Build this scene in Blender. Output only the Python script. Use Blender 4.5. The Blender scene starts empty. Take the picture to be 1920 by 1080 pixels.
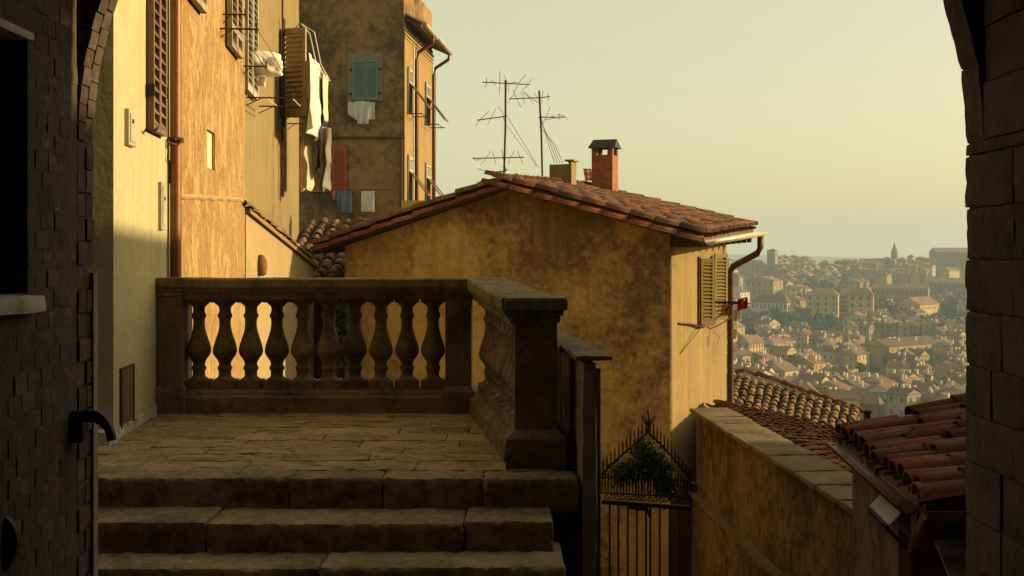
import bpy, bmesh, math, random
from mathutils import Vector, Matrix, noise
R = math.radians
random.seed(11)
SC = bpy.context.scene
COL = SC.collection

# ------------------------------------------------------------------ camera, sky, sun, exposure
F = 2200.0                      # focal length in photograph pixels (1920 wide), eye at the origin, horizon at row 480
cam_d = bpy.data.cameras.new('camera')
cam = bpy.data.objects.new('camera', cam_d); COL.objects.link(cam)
cam.location = (0, 0, 0); cam.rotation_euler = (R(90), 0, 0)
cam_d.sensor_width = 36; cam_d.lens = 36 * F / 1920; cam_d.shift_y = -60 / 1920
cam_d.clip_start = 0.05; cam_d.clip_end = 12000
SC.camera = cam

SUN_AZ, SUN_EL = 4.0, 14.0     # azimuth from +X towards +Y, elevation
sd = Vector((math.cos(R(SUN_AZ)) * math.cos(R(SUN_EL)), math.sin(R(SUN_AZ)) * math.cos(R(SUN_EL)), math.sin(R(SUN_EL))))
sun_d = bpy.data.lights.new('sun', 'SUN'); sun_d.energy = 4.3; sun_d.angle = R(0.8); sun_d.color = (1.0, 0.735, 0.37)
sun = bpy.data.objects.new('sun', sun_d); COL.objects.link(sun)
sun.rotation_euler = sd.to_track_quat('Z', 'Y').to_euler()

W = bpy.data.worlds.new('World'); SC.world = W; W.use_nodes = True
nt = W.node_tree; nt.nodes.clear()
sky = nt.nodes.new('ShaderNodeTexSky'); sky.sky_type = 'NISHITA'; sky.sun_disc = False
sky.sun_elevation = R(SUN_EL); sky.sun_rotation = R(90 - SUN_AZ)
sky.air_density = 1.0; sky.dust_density = 3.0; sky.ozone_density = 1.0; sky.altitude = 0
tint = nt.nodes.new('ShaderNodeMix'); tint.data_type = 'RGBA'; tint.blend_type = 'MULTIPLY'
tint.inputs[0].default_value = 1.0; tint.inputs[7].default_value = (1.0, 0.895, 0.60, 1)
bg = nt.nodes.new('ShaderNodeBackground'); bg.inputs[1].default_value = 0.15
wo = nt.nodes.new('ShaderNodeOutputWorld')
nt.links.new(sky.outputs[0], tint.inputs[6])
veil = nt.nodes.new('ShaderNodeMix'); veil.data_type = 'RGBA'; veil.inputs[0].default_value = 0.55      # thin even high haze
veil.inputs[7].default_value = (3.12, 2.86, 1.78, 1); nt.links.new(tint.outputs[2], veil.inputs[6]); nt.links.new(veil.outputs[2], bg.inputs[0])
nt.links.new(bg.outputs[0], wo.inputs[0])

vs = SC.view_settings; vs.view_transform = 'Standard'; vs.look = 'None'; vs.exposure = 0.86; vs.gamma = 1.0
vs.use_curve_mapping = False
SC.render.engine = 'CYCLES'
SC.cycles.use_denoising = True
SC.cycles.max_bounces = 8; SC.cycles.diffuse_bounces = 5; SC.cycles.volume_bounces = 0
SC.cycles.caustics_reflective = False; SC.cycles.caustics_refractive = False

# ------------------------------------------------------------------ helpers
def at(px, py, D):
    return Vector(((px - 960) * D / F, D, (480 - py) * D / F))

class MB:
    """collects faces, then becomes one mesh"""
    def __init__(s): s.v = []; s.f = []; s.m = []
    def add(s, vs_, fs, mi=0):
        b = len(s.v); s.v += [tuple(v) for v in vs_]
        for f in fs: s.f.append(tuple(b + i for i in f)); s.m.append(mi)
    def hexa(s, p, mi=0):       # 8 points: bottom 4 ccw, top 4 ccw
        s.add(p, [(3, 2, 1, 0), (4, 5, 6, 7), (0, 1, 5, 4), (1, 2, 6, 5), (2, 3, 7, 6), (3, 0, 4, 7)], mi)
    def box(s, x0, x1, y0, y1, z0, z1, mi=0):
        s.hexa([(x0, y0, z0), (x1, y0, z0), (x1, y1, z0), (x0, y1, z0), (x0, y0, z1), (x1, y0, z1), (x1, y1, z1), (x0, y1, z1)], mi)
    def obox(s, c, ax, ay, az, sx, sy, sz, mi=0):   # oriented box, half sizes
        c = Vector(c); p = []
        for k in (-1, 1):
            for (i, j) in ((-1, -1), (1, -1), (1, 1), (-1, 1)):
                p.append(c + ax * (i * sx) + ay * (j * sy) + az * (k * sz))
        s.hexa(p, mi)
    def prism(s, poly, z0, z1, mi=0):               # plan polygon (ccw), vertical extrusion
        n = len(poly)
        v = [(p[0], p[1], z0) for p in poly] + [(p[0], p[1], z1) for p in poly]
        fs = [tuple(range(n - 1, -1, -1)), tuple(range(n, 2 * n))] + [(i, (i + 1) % n, n + (i + 1) % n, n + i) for i in range(n)]
        s.add(v, fs, mi)
    def extrude(s, pts, d, mi=0):                   # 3-D polygon swept along d
        n = len(pts); d = Vector(d)
        v = [Vector(p) for p in pts] + [Vector(p) + d for p in pts]
        s.add(v, [tuple(range(n - 1, -1, -1)), tuple(range(n, 2 * n))] + [(i, (i + 1) % n, n + (i + 1) % n, n + i) for i in range(n)], mi)
    def tube(s, pts, r, n=6, mi=0, cap=True):
        pts = [Vector(p) for p in pts]; rings = []
        rr = r if isinstance(r, (list, tuple)) else [r] * len(pts)
        up = Vector((0, 0, 1))
        for i, p in enumerate(pts):
            t = (pts[min(i + 1, len(pts) - 1)] - pts[max(i - 1, 0)])
            if t.length < 1e-9: t = Vector((0, 0, 1))
            t.normalize()
            a = t.cross(up) if abs(t.z) < 0.95 else t.cross(Vector((0, 1, 0)))
            a.normalize(); b = a.cross(t)
            rings.append([p + (a * math.cos(2 * math.pi * k / n) + b * math.sin(2 * math.pi * k / n)) * rr[i] for k in range(n)])
        v = [q for ring in rings for q in ring]; fs = []
        for i in range(len(rings) - 1):
            for k in range(n):
                fs.append((i * n + k, i * n + (k + 1) % n, (i + 1) * n + (k + 1) % n, (i + 1) * n + k))
        if cap: fs += [tuple(range(n - 1, -1, -1)), tuple(range((len(rings) - 1) * n, len(rings) * n))]
        s.add(v, fs, mi)
    def lathe(s, prof, n=18, c=(0, 0, 0), mi=0):    # (r, z)
        v = []; fs = []
        for r, z in prof:
            for k in range(n):
                a = 2 * math.pi * k / n; v.append((c[0] + r * math.cos(a), c[1] + r * math.sin(a), c[2] + z))
        for i in range(len(prof) - 1):
            for k in range(n):
                fs.append((i * n + k, i * n + (k + 1) % n, (i + 1) * n + (k + 1) % n, (i + 1) * n + k))
        fs += [tuple(range(n - 1, -1, -1)), tuple(range((len(prof) - 1) * n, len(prof) * n))]
        s.add(v, fs, mi)
    def mesh(s, name, mats, smooth=False):
        me = bpy.data.meshes.new(name); me.from_pydata(s.v, [], s.f)
        for m in (mats if isinstance(mats, (list, tuple)) else [mats]): me.materials.append(m)
        if any(s.m): me.polygons.foreach_set('material_index', s.m)
        if smooth: me.polygons.foreach_set('use_smooth', [True] * len(me.polygons))
        me.update(); return me
    def build(s, name, mats, parent=None, smooth=False, **kw):
        return put(name, s.mesh(name, mats, smooth), parent, **kw)

def put(name, me, parent=None, mw=None, kind=None, label=None):
    """link a mesh; coordinates and mw are world coordinates whatever the parent"""
    o = bpy.data.objects.new(name, me); COL.objects.link(o)
    if mw is not None: o.matrix_basis = mw
    if parent is not None:
        o.parent = parent
        if parent.type == 'EMPTY': o.matrix_parent_inverse = Matrix.Translation(-parent.location)
    if kind: o['kind'] = kind
    if label: o['label'] = label
    return o

def thing(name, label, cat, loc, group=None):
    o = bpy.data.objects.new(name, None); COL.objects.link(o); o.location = loc
    o.empty_display_size = 0.2
    o['label'] = label; o['category'] = cat
    if group: o['group'] = group
    return o
def tag(o, label, cat, group=None):
    o['label'] = label; o['category'] = cat
    if group: o['group'] = group
    return o
def struct(o): o['kind'] = 'structure'; return o

def rough_block(sx, sy, sz, seg, amp, seed, rnd=0.02, freq=4.0):
    """a worn stone block centred on the origin: gridded box, rounded edges, noise on the faces"""
    bm = bmesh.new(); bmesh.ops.create_cube(bm, size=1.0)
    for v in bm.verts: v.co = Vector((v.co.x * sx, v.co.y * sy, v.co.z * sz))
    for ax, n in enumerate(seg):
        if n > 1:
            es = [e for e in bm.edges if abs((e.verts[0].co - e.verts[1].co)[ax]) > 1e-6]
            bmesh.ops.subdivide_edges(bm, edges=es, cuts=n - 1, use_grid_fill=True)
    h = Vector((sx / 2, sy / 2, sz / 2)); off = Vector((seed * 7.3, seed * 3.1, seed * 1.7))
    for v in bm.verts:
        c = v.co.copy(); q = Vector([max(-h[i] + rnd, min(h[i] - rnd, c[i])) for i in range(3)])
        d = c - q
        nedge = sum(1 for i in range(3) if abs(abs(c[i]) - h[i]) < 1e-5)
        if d.length > 1e-6:
            chip = rnd * (0.6 + 1.1 * max(0, noise.noise(c * freq * 1.7 + off))) if nedge > 1 else rnd
            n_ = d.normalized()
            c = q + n_ * min(rnd, chip) if nedge <= 1 else q + n_ * (rnd - (chip - 0.6 * rnd) * 0.9)
            c += n_ * amp * (noise.noise(c * freq + off) + 0.5 * noise.noise(c * freq * 2.7 + off))
        v.co = c
    me = bpy.data.meshes.new('block'); bm.to_mesh(me); bm.free()
    me.polygons.foreach_set('use_smooth', [True] * len(me.polygons)); me.set_sharp_from_angle(angle=R(28))
    return me

# ------------------------------------------------------------------ materials
class N:
    def __init__(s, name):
        s.mat = bpy.data.materials.new(name); s.mat.use_nodes = True
        s.t = s.mat.node_tree; s.b = s.t.nodes['Principled BSDF']
        s.b.inputs['Specular IOR Level'].default_value = 0.25
    def n(s, typ, **kw):
        o = s.t.nodes.new(typ)
        for k, v in kw.items(): setattr(o, k, v)
        return o
    def l(s, a, b): s.t.links.new(a, b)
    def mix(s, fac, a, b, mode='MIX'):
        m = s.n('ShaderNodeMix', data_type='RGBA', blend_type=mode)
        for i, x in ((0, fac), (6, a), (7, b)):
            if hasattr(x, 'is_linked'): s.l(x, m.inputs[i])
            else: m.inputs[i].default_value = (x if i == 0 else (*x, 1))
        return m.outputs[2]
    def noise(s, vec, scale, detail=6, rough=0.6, lo=0.35, hi=0.65, dist=0.0):
        x = s.n('ShaderNodeTexNoise'); x.inputs['Scale'].default_value = scale; x.inputs['Detail'].default_value = detail
        x.inputs['Roughness'].default_value = rough; x.inputs['Distortion'].default_value = dist; s.l(vec, x.inputs['Vector'])
        if lo is None: return x.outputs['Fac']
        r = s.n('ShaderNodeMapRange'); r.inputs[1].default_value = lo; r.inputs[2].default_value = hi
        s.l(x.outputs['Fac'], r.inputs[0]); return r.outputs[0]
    def vec(s, scale=(1, 1, 1), rnd=False):
        tc = s.n('ShaderNodeTexCoord'); mp = s.n('ShaderNodeMapping'); mp.inputs['Scale'].default_value = scale
        s.l(tc.outputs['Object'], mp.inputs['Vector'])
        if rnd:
            oi = s.n('ShaderNodeObjectInfo'); ml = s.n('ShaderNodeMath', operation='MULTIPLY'); ml.inputs[1].default_value = 137.0
            s.l(oi.outputs['Random'], ml.inputs[0]); cx = s.n('ShaderNodeCombineXYZ')
            for i in range(3): s.l(ml.outputs[0], cx.inputs[i])
            s.l(cx.outputs[0], mp.inputs['Location'])
        return mp.outputs[0]
    def bump(s, h, strength, dist=0.02, prev=None):
        b = s.n('ShaderNodeBump'); b.inputs['Strength'].default_value = strength; b.inputs['Distance'].default_value = dist
        s.l(h, b.inputs['Height'])
        if prev is not None: s.l(prev, b.inputs['Normal'])
        return b.outputs[0]
    def done(s, col, rough=0.9, normal=None):
        if hasattr(col, 'is_linked'): s.l(col, s.b.inputs['Base Color'])
        else: s.b.inputs['Base Color'].default_value = (*col, 1)
        if hasattr(rough, 'is_linked'): s.l(rough, s.b.inputs['Roughness'])
        else: s.b.inputs['Roughness'].default_value = rough
        if normal is not None: s.l(normal, s.b.inputs['Normal'])
        return s.mat

def plaster(name, c1, c2, c3=None, scale=1.2, stretch=(1, 1, 1), lohi=(0.35, 0.65), s_scale=0.8, s_lohi=(0.5, 0.7),
            bump=0.35, bscale=40, bdist=0.01, big=0.25, rnd=False, rough=0.92, streak=None, vary=0.0, mottle=None, crack=None, patch=None):
    m = N(name); v = m.vec(stretch, rnd); iso = m.vec((1, 1, 1), rnd)
    col = m.mix(m.noise(v, scale, 8, 0.62, *lohi), c1, c2)
    if c3 and not mottle: col = m.mix(m.noise(iso, s_scale, 12, 0.74, *s_lohi), col, c3)
    if c3 and mottle:       # broad stain areas broken up by fine grain
        a1 = m.noise(iso, s_scale, 4, 0.55, None, None); a2 = m.noise(iso, mottle[0], 6, 0.72, None, None)
        w1 = m.n('ShaderNodeMath', operation='MULTIPLY'); w1.inputs[1].default_value = 1 - mottle[1]; m.l(a1, w1.inputs[0])
        w2 = m.n('ShaderNodeMath', operation='MULTIPLY_ADD'); w2.inputs[1].default_value = mottle[1]; m.l(a2, w2.inputs[0]); m.l(w1.outputs[0], w2.inputs[2])
        src = w2.outputs[0]
        for (pc, pr, pa) in (patch or ()):        # mould grown out from a spot on the wall
            dn = m.n('ShaderNodeVectorMath', operation='DISTANCE'); m.l(iso, dn.inputs[0]); dn.inputs[1].default_value = pc
            pm = m.n('ShaderNodeMapRange'); pm.inputs[1].default_value = 0.0; pm.inputs[2].default_value = pr; pm.inputs[3].default_value = pa; pm.inputs[4].default_value = 0.0; m.l(dn.outputs['Value'], pm.inputs[0])
            ad_ = m.n('ShaderNodeMath', operation='ADD'); m.l(src, ad_.inputs[0]); m.l(pm.outputs[0], ad_.inputs[1]); src = ad_.outputs[0]
        mr_ = m.n('ShaderNodeMapRange'); mr_.inputs[1].default_value, mr_.inputs[2].default_value = s_lohi; m.l(src, mr_.inputs[0])
        col = m.mix(mr_.outputs[0], col, c3)
    ck = None
    if crack:
        cn = m.noise(m.vec(crack[0], rnd), 1.0, 7, 0.6, None, None, 0.8)
        s1 = m.n('ShaderNodeMath', operation='SUBTRACT'); s1.inputs[1].default_value = 0.5; m.l(cn, s1.inputs[0])
        s2 = m.n('ShaderNodeMath', operation='ABSOLUTE'); m.l(s1.outputs[0], s2.inputs[0])
        mr2 = m.n('ShaderNodeMapRange'); mr2.inputs[1].default_value = 0.0; mr2.inputs[2].default_value = crack[1]; m.l(s2.outputs[0], mr2.inputs[0]); ck = mr2.outputs[0]
        col = m.mix(ck, tuple(x * 0.5 for x in c2), col)
    if streak:
        sv = m.vec((7, 7, 0.35), rnd)
        col = m.mix(m.noise(sv, 1.0, 5, 0.6, 0.52, 0.8), col, streak)
    fine = m.noise(iso, bscale * 0.6, 4, 0.7, 0.25, 0.75)
    col = m.mix(0.22, col, m.mix(fine, (0.25, 0.25, 0.25), (0.9, 0.9, 0.9)), 'OVERLAY')
    if vary:
        oi = m.n('ShaderNodeObjectInfo'); hs = m.n('ShaderNodeHueSaturation')
        mr = m.n('ShaderNodeMapRange'); mr.inputs[3].default_value = 1 - vary; mr.inputs[4].default_value = 1 + vary
        m.l(oi.outputs['Random'], mr.inputs[0]); m.l(mr.outputs[0], hs.inputs['Value']); m.l(col, hs.inputs['Color']); col = hs.outputs[0]
    nb = m.bump(m.noise(iso, 3.5, 5, 0.6, None, None), big, 0.05)
    nb = m.bump(m.noise(iso, bscale, 6, 0.7, None, None), bump, bdist, nb)
    if ck is not None: nb = m.bump(ck, 0.8, 0.02, nb)
    return m.done(col, rough, nb)

def flat(name, c, rough=0.6, var=0.15, sc=6, metal=0.0, rnd=False, dirt=None):
    m = N(name); v = m.vec((1, 1, 1), rnd)
    d = tuple(x * (1 - var * 2) for x in c); e = tuple(min(1, x * (1 + var)) for x in c)
    col = m.mix(m.noise(v, sc, 6, 0.65, 0.3, 0.7), d, e)
    if dirt: col = m.mix(m.noise(v, sc * 0.5, 7, 0.7, 0.5, 0.75), col, dirt)
    m.b.inputs['Metallic'].default_value = metal
    return m.done(col, rough, m.bump(m.noise(v, sc * 8, 4, 0.6, None, None), 0.15, 0.004))

M = {}
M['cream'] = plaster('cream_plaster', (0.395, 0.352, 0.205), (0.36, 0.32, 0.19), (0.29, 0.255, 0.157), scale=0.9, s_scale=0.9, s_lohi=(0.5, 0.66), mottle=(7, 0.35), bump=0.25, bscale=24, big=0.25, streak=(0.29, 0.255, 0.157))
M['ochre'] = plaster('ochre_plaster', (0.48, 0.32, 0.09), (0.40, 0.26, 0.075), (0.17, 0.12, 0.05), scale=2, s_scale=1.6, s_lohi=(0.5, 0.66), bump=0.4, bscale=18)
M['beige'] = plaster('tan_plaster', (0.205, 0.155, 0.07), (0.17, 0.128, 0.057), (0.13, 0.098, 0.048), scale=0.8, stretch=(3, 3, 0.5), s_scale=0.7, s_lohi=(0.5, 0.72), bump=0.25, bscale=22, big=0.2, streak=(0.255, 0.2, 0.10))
M['leanto'] = plaster('pale_plaster', (0.31, 0.235, 0.12), (0.275, 0.208, 0.107), (0.215, 0.163, 0.085), s_scale=0.9, s_lohi=(0.52, 0.8), bump=0.15, bscale=20, big=0.15)
M['gable'] = plaster('stained_gold_plaster', (0.50, 0.37, 0.145), (0.39, 0.285, 0.115), (0.13, 0.095, 0.049), scale=0.8, lohi=(0.40, 0.60), s_scale=0.9, s_lohi=(0.48, 0.65), mottle=(8, 0.45), patch=(((1.6, 18.4, 0.1), 2.2, 0.13), ((0.2, 18.9, 0.9), 1.8, 0.10), ((2.2, 18.1, -1.2), 1.6, 0.08), ((-1.3, 19.4, 0.5), 1.2, 0.05)), bump=0.6, bscale=16, bdist=0.015, big=0.35, streak=(0.31, 0.225, 0.095))
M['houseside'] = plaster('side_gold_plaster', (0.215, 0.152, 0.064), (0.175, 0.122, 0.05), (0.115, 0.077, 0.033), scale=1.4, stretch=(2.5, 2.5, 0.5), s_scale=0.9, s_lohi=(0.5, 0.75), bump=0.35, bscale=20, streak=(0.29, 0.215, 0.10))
M['brownwall'] = plaster('brown_plaster', (0.285, 0.172, 0.066), (0.215, 0.13, 0.05), (0.095, 0.062, 0.03), scale=0.9, s_scale=0.4, s_lohi=(0.46, 0.57), mottle=(3.0, 0.5), bump=0.4, bscale=8, bdist=0.03, big=0.4)
M['towerside'] = plaster('tower_side_plaster', (0.26, 0.18, 0.073), (0.22, 0.15, 0.06), (0.17, 0.113, 0.047), scale=0.8, stretch=(3, 3, 0.4), s_scale=0.6, s_lohi=(0.5, 0.8), bump=0.25, bscale=10)
M['rightwall'] = plaster('weathered_wall', (0.21, 0.147, 0.066), (0.155, 0.108, 0.05), (0.06, 0.046, 0.027), scale=1.4, stretch=(2, 2, 0.7), s_scale=0.9, s_lohi=(0.455, 0.57), mottle=(7, 0.55), bump=0.6, bscale=12, bdist=0.02, big=0.4)
M['outbuilding'] = plaster('dark_ochre_plaster', (0.20, 0.132, 0.055), (0.145, 0.096, 0.04), (0.055, 0.04, 0.022), s_scale=1.0, s_lohi=(0.47, 0.6), mottle=(8, 0.45), bump=0.4, bscale=16, stretch=(3, 3, 0.6))
M['stone'] = plaster('grey_stone', (0.33, 0.24, 0.128), (0.235, 0.172, 0.092), (0.12, 0.09, 0.051), scale=5, s_scale=1.8, s_lohi=(0.47, 0.6), mottle=(16, 0.5), bump=0.9, bscale=26, bdist=0.018, big=0.5, rnd=True, vary=0.12)
M['baluster'] = plaster('balustrade_stone', (0.225, 0.168, 0.095), (0.165, 0.123, 0.07), (0.085, 0.064, 0.039), scale=4, s_scale=2.5, s_lohi=(0.47, 0.62), mottle=(18, 0.5), bump=0.7, bscale=40, bdist=0.01, big=0.25, rnd=True, vary=0.14, streak=(0.075, 0.058, 0.038))
M['slab'] = plaster('paving_stone', (0.40, 0.28, 0.138), (0.305, 0.215, 0.106), (0.155, 0.112, 0.058), scale=3, stretch=(0.9, 1.6, 1), s_scale=1.8, s_lohi=(0.48, 0.62), mottle=(13, 0.5), bump=0.9, bscale=22, bdist=0.018, big=0.5, rnd=True, vary=0.12, crack=((1.3, 3.5, 3), 0.008))
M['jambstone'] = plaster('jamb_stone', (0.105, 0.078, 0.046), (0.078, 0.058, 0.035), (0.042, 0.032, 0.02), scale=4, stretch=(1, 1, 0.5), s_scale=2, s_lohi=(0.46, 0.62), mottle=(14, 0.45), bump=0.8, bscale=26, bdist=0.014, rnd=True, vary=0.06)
M['mortar'] = plaster('mortar', (0.072, 0.056, 0.039), (0.055, 0.043, 0.03), scale=8, bump=0.6, bscale=40)
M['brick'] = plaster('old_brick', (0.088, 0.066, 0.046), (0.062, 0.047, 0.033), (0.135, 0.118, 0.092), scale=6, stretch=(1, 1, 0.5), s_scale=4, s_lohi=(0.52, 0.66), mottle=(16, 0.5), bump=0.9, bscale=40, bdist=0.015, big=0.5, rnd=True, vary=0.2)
M['soot'] = plaster('sooty_plaster', (0.05, 0.04, 0.028), (0.035, 0.028, 0.02), bump=0.3)
M['whitestone'] = plaster('pale_marble', (0.50, 0.48, 0.43), (0.40, 0.38, 0.34), (0.22, 0.2, 0.17), scale=6, s_scale=6, bump=0.5, bscale=40)
M['tile'] = plaster('terracotta', (0.15, 0.056, 0.03), (0.10, 0.041, 0.023), (0.055, 0.04, 0.025), scale=5, s_scale=3, s_lohi=(0.46, 0.6), mottle=(14, 0.4), bump=0.6, bscale=45, bdist=0.01, rnd=True, vary=0.4, rough=0.9)
M['tileold'] = plaster('mossy_terracotta', (0.22, 0.115, 0.058), (0.13, 0.082, 0.045), (0.095, 0.085, 0.045), scale=5, s_scale=4, s_lohi=(0.46, 0.66), bump=0.5, bscale=45, bdist=0.008, rnd=True, vary=0.5)
M['tilered'] = plaster('red_terracotta', (0.20, 0.064, 0.032), (0.135, 0.046, 0.025), (0.15, 0.10, 0.06), scale=6, s_scale=2.5, s_lohi=(0.5, 0.6), mottle=(22, 0.5), bump=0.8, bscale=40, bdist=0.012, big=0.5, rnd=True, vary=0.4, rough=0.95)
M['pan'] = plaster('pan_terracotta', (0.16, 0.075, 0.04), (0.1, 0.05, 0.03), (0.07, 0.06, 0.035), scale=5, s_scale=4, bump=0.5, bscale=45)
M['wood'] = flat('dark_wood', (0.09, 0.055, 0.028), 0.8)
M['soffit'] = flat('eave_boards', (0.12, 0.075, 0.035), 0.85)
M['iron'] = flat('wrought_iron', (0.030, 0.022, 0.016), 0.6, 0.3, 20, 0.3)
M['rust'] = flat('rusty_iron', (0.085, 0.040, 0.02), 0.75, 0.3, 25, 0.2)
M['copper'] = flat('brown_pipe', (0.19, 0.082, 0.034), 0.45, 0.15, 5, 0.25, dirt=(0.14, 0.06, 0.03))
M['darkpipe'] = flat('dark_brown_pipe', (0.10, 0.045, 0.022), 0.5, 0.2, 6, 0.3)
M['zinc'] = flat('zinc_gutter', (0.42, 0.40, 0.34), 0.55, 0.15, 5, 0.3, dirt=(0.24, 0.2, 0.14))
M['shutbrown'] = flat('brown_paint', (0.17, 0.105, 0.065), 0.65, 0.12)
M['shutgrey'] = flat('grey_brown_paint', (0.30, 0.25, 0.18), 0.65, 0.12)
M['shutpale'] = flat('pale_paint', (0.36, 0.34, 0.28), 0.65, 0.1)
M['shuttan'] = flat('tan_paint', (0.34, 0.25, 0.12), 0.6, 0.1)
M['shutteal'] = flat('teal_paint', (0.15, 0.225, 0.185), 0.65, 0.1)
M['shutred'] = flat('red_paint', (0.33, 0.075, 0.018), 0.6, 0.12)
M['shutolive'] = flat('olive_paint', (0.20, 0.145, 0.036), 0.55, 0.12)
M['frame'] = flat('grey_stone_frame', (0.23, 0.20, 0.135), 0.85, 0.12)
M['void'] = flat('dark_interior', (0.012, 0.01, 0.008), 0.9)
M['glass'] = flat('dark_pane', (0.015, 0.015, 0.015), 0.15)
M['white'] = flat('white_paint', (0.56, 0.50, 0.36), 0.6, 0.06)
M['metalbox'] = flat('grey_metal_box', (0.36, 0.33, 0.26), 0.5, 0.08)
M['hatch'] = flat('brown_hatch', (0.13, 0.10, 0.06), 0.75, 0.2)
M['canopy'] = flat('lead_sheet', (0.40, 0.40, 0.37), 0.5, 0.2, 5, 0.0, dirt=(0.2, 0.19, 0.16))
M['blacktin'] = flat('black_tin', (0.02, 0.02, 0.02), 0.6)
M['capstone'] = plaster('mossy_coping', (0.21, 0.155, 0.082), (0.15, 0.112, 0.06), (0.085, 0.067, 0.04), scale=3, s_scale=2.5, s_lohi=(0.48, 0.62), mottle=(14, 0.5), bump=0.7, bscale=25, rnd=True, vary=0.15)
M['yellowwall'] = plaster('yellow_wall', (0.50, 0.32, 0.07), (0.44, 0.28, 0.06), bump=0.2)

def cloth_mat(name, c, c2=None, stripes=0, trans=0.25):
    m = N(name); v = m.vec()
    col = m.mix(m.noise(v, 5, 5, 0.6), tuple(x * 0.85 for x in c), c)
    if c2:
        w = m.n('ShaderNodeTexWave', bands_direction='Z'); w.inputs['Scale'].default_value = stripes; m.l(v, w.inputs['Vector'])
        r = m.n('ShaderNodeMath', operation='GREATER_THAN'); r.inputs[1].default_value = 0.5; m.l(w.outputs['Fac'], r.inputs[0])
        col = m.mix(r.outputs[0], col, c2)
    mat = m.done(col, 0.95, m.bump(m.noise(v, 60, 3, 0.6, None, None), 0.1, 0.003))
    tr = m.n('ShaderNodeBsdfTranslucent'); m.l(col, tr.inputs[0])
    mx = m.n('ShaderNodeMixShader'); mx.inputs[0].default_value = trans
    m.l(m.b.outputs[0], mx.inputs[1]); m.l(tr.outputs[0], mx.inputs[2]); m.l(mx.outputs[0], m.t.nodes['Material Output'].inputs[0])
    return mat
M['cwhite'] = cloth_mat('white_cotton', (0.76, 0.73, 0.66))
M['ccream'] = cloth_mat('cream_cotton', (0.72, 0.62, 0.44))
M['cblack'] = cloth_mat('dark_cotton', (0.03, 0.028, 0.027), trans=0.05)
M['cgrey'] = cloth_mat('grey_cotton', (0.30, 0.28, 0.25))
M['cblue'] = cloth_mat('blue_denim', (0.20, 0.22, 0.30))
M['cpink'] = cloth_mat('pink_cotton', (0.60, 0.22, 0.20))
M['cstripe'] = cloth_mat('pink_white_stripes', (0.72, 0.60, 0.52), (0.62, 0.18, 0.15), 3.2)
M['cred'] = cloth_mat('red_cotton', (0.42, 0.03, 0.03))
M['corange'] = cloth_mat('orange_cotton', (0.62, 0.3, 0.06))

def osb():      # flaking, fibrous orange render of the second house
    m = N('flaking_orange_plaster'); v = m.vec((6, 6, 2.6)); v2 = m.vec((14, 14, 6.5)); iso = m.vec()
    f1 = m.noise(v, 1.0, 8, 0.75, 0.38, 0.62, 1.8); f2 = m.noise(v2, 1.0, 6, 0.7, 0.42, 0.62, 1.6)
    col = m.mix(f1, (0.36, 0.195, 0.07), (0.58, 0.385, 0.17))
    col = m.mix(m.noise(iso, 0.9, 6, 0.6, 0.45, 0.7), col, (0.46, 0.265, 0.095))
    col = m.mix(m.noise(v2, 1.3, 5, 0.7, 0.58, 0.66, 2.5), col, (0.23, 0.11, 0.038))
    fl = m.noise(m.vec((3.4, 3.4, 2.0)), 1.0, 9, 0.75, 0.49, 0.53, 0.6)
    col = m.mix(fl, col, m.mix(0.55, col, (0.66, 0.46, 0.21)))
    f1 = m.mix(0.5, f1, fl)
    nb = m.bump(f1, 0.8, 0.04); nb = m.bump(f2, 0.7, 0.02, nb)
    return m.done(col, 0.9, nb)
M['osb'] = osb()

def brickmat(name, c1, c2, mo, bw, bh, rot=None):
    m = N(name); tc = m.n('ShaderNodeTexCoord'); sp = m.n('ShaderNodeSeparateXYZ'); m.l(tc.outputs['Object'], sp.inputs[0])
    ad = m.n('ShaderNodeMath', operation='ADD'); m.l(sp.outputs[0], ad.inputs[0]); m.l(sp.outputs[1], ad.inputs[1])
    cb = m.n('ShaderNodeCombineXYZ'); m.l(ad.outputs[0], cb.inputs[0]); m.l(sp.outputs[2], cb.inputs[1])
    b = m.n('ShaderNodeTexBrick'); m.l(cb.outputs[0], b.inputs['Vector']); b.inputs['Scale'].default_value = 1
    b.inputs['Brick Width'].default_value = bw; b.inputs['Row Height'].default_value = bh; b.inputs['Mortar Size'].default_value = bh * 0.12
    for i, c in (('Color1', c1), ('Color2', c2), ('Mortar', mo)): b.inputs[i].default_value = (*c, 1)
    v = m.vec(); col = m.mix(m.noise(v, 7, 6, 0.7, 0.4, 0.7), b.outputs['Color'], tuple(x * 0.55 for x in c1))
    return m.done(col, 0.9, m.bump(b.outputs['Fac'], -0.5, 0.01))
M['chimbrick'] = brickmat('orange_chimney_brick', (0.36, 0.125, 0.052), (0.22, 0.075, 0.034), (0.26, 0.17, 0.11), 0.14, 0.05)
M['oldbrick'] = brickmat('old_orange_brick', (0.34, 0.16, 0.065), (0.28, 0.13, 0.05), (0.2, 0.14, 0.08), 0.22, 0.075)
M['brickfar'] = brickmat('passage_brick', (0.088, 0.066, 0.046), (0.062, 0.047, 0.033), (0.07, 0.055, 0.038), 0.13, 0.083)

def leafmat(name, a, b):
    m = N(name); v = m.vec(); col = m.mix(m.noise(v, 2.5, 4, 0.6, 0.35, 0.65), a, b)
    return m.done(col, 0.6)
M['leaf'] = leafmat('ivy_leaf', (0.022, 0.05, 0.012), (0.05, 0.09, 0.022))
M['treeleaf'] = leafmat('tree_leaf', (0.028, 0.055, 0.022), (0.05, 0.075, 0.03))
M['bark'] = flat('bark', (0.07, 0.05, 0.03), 0.9)

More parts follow.
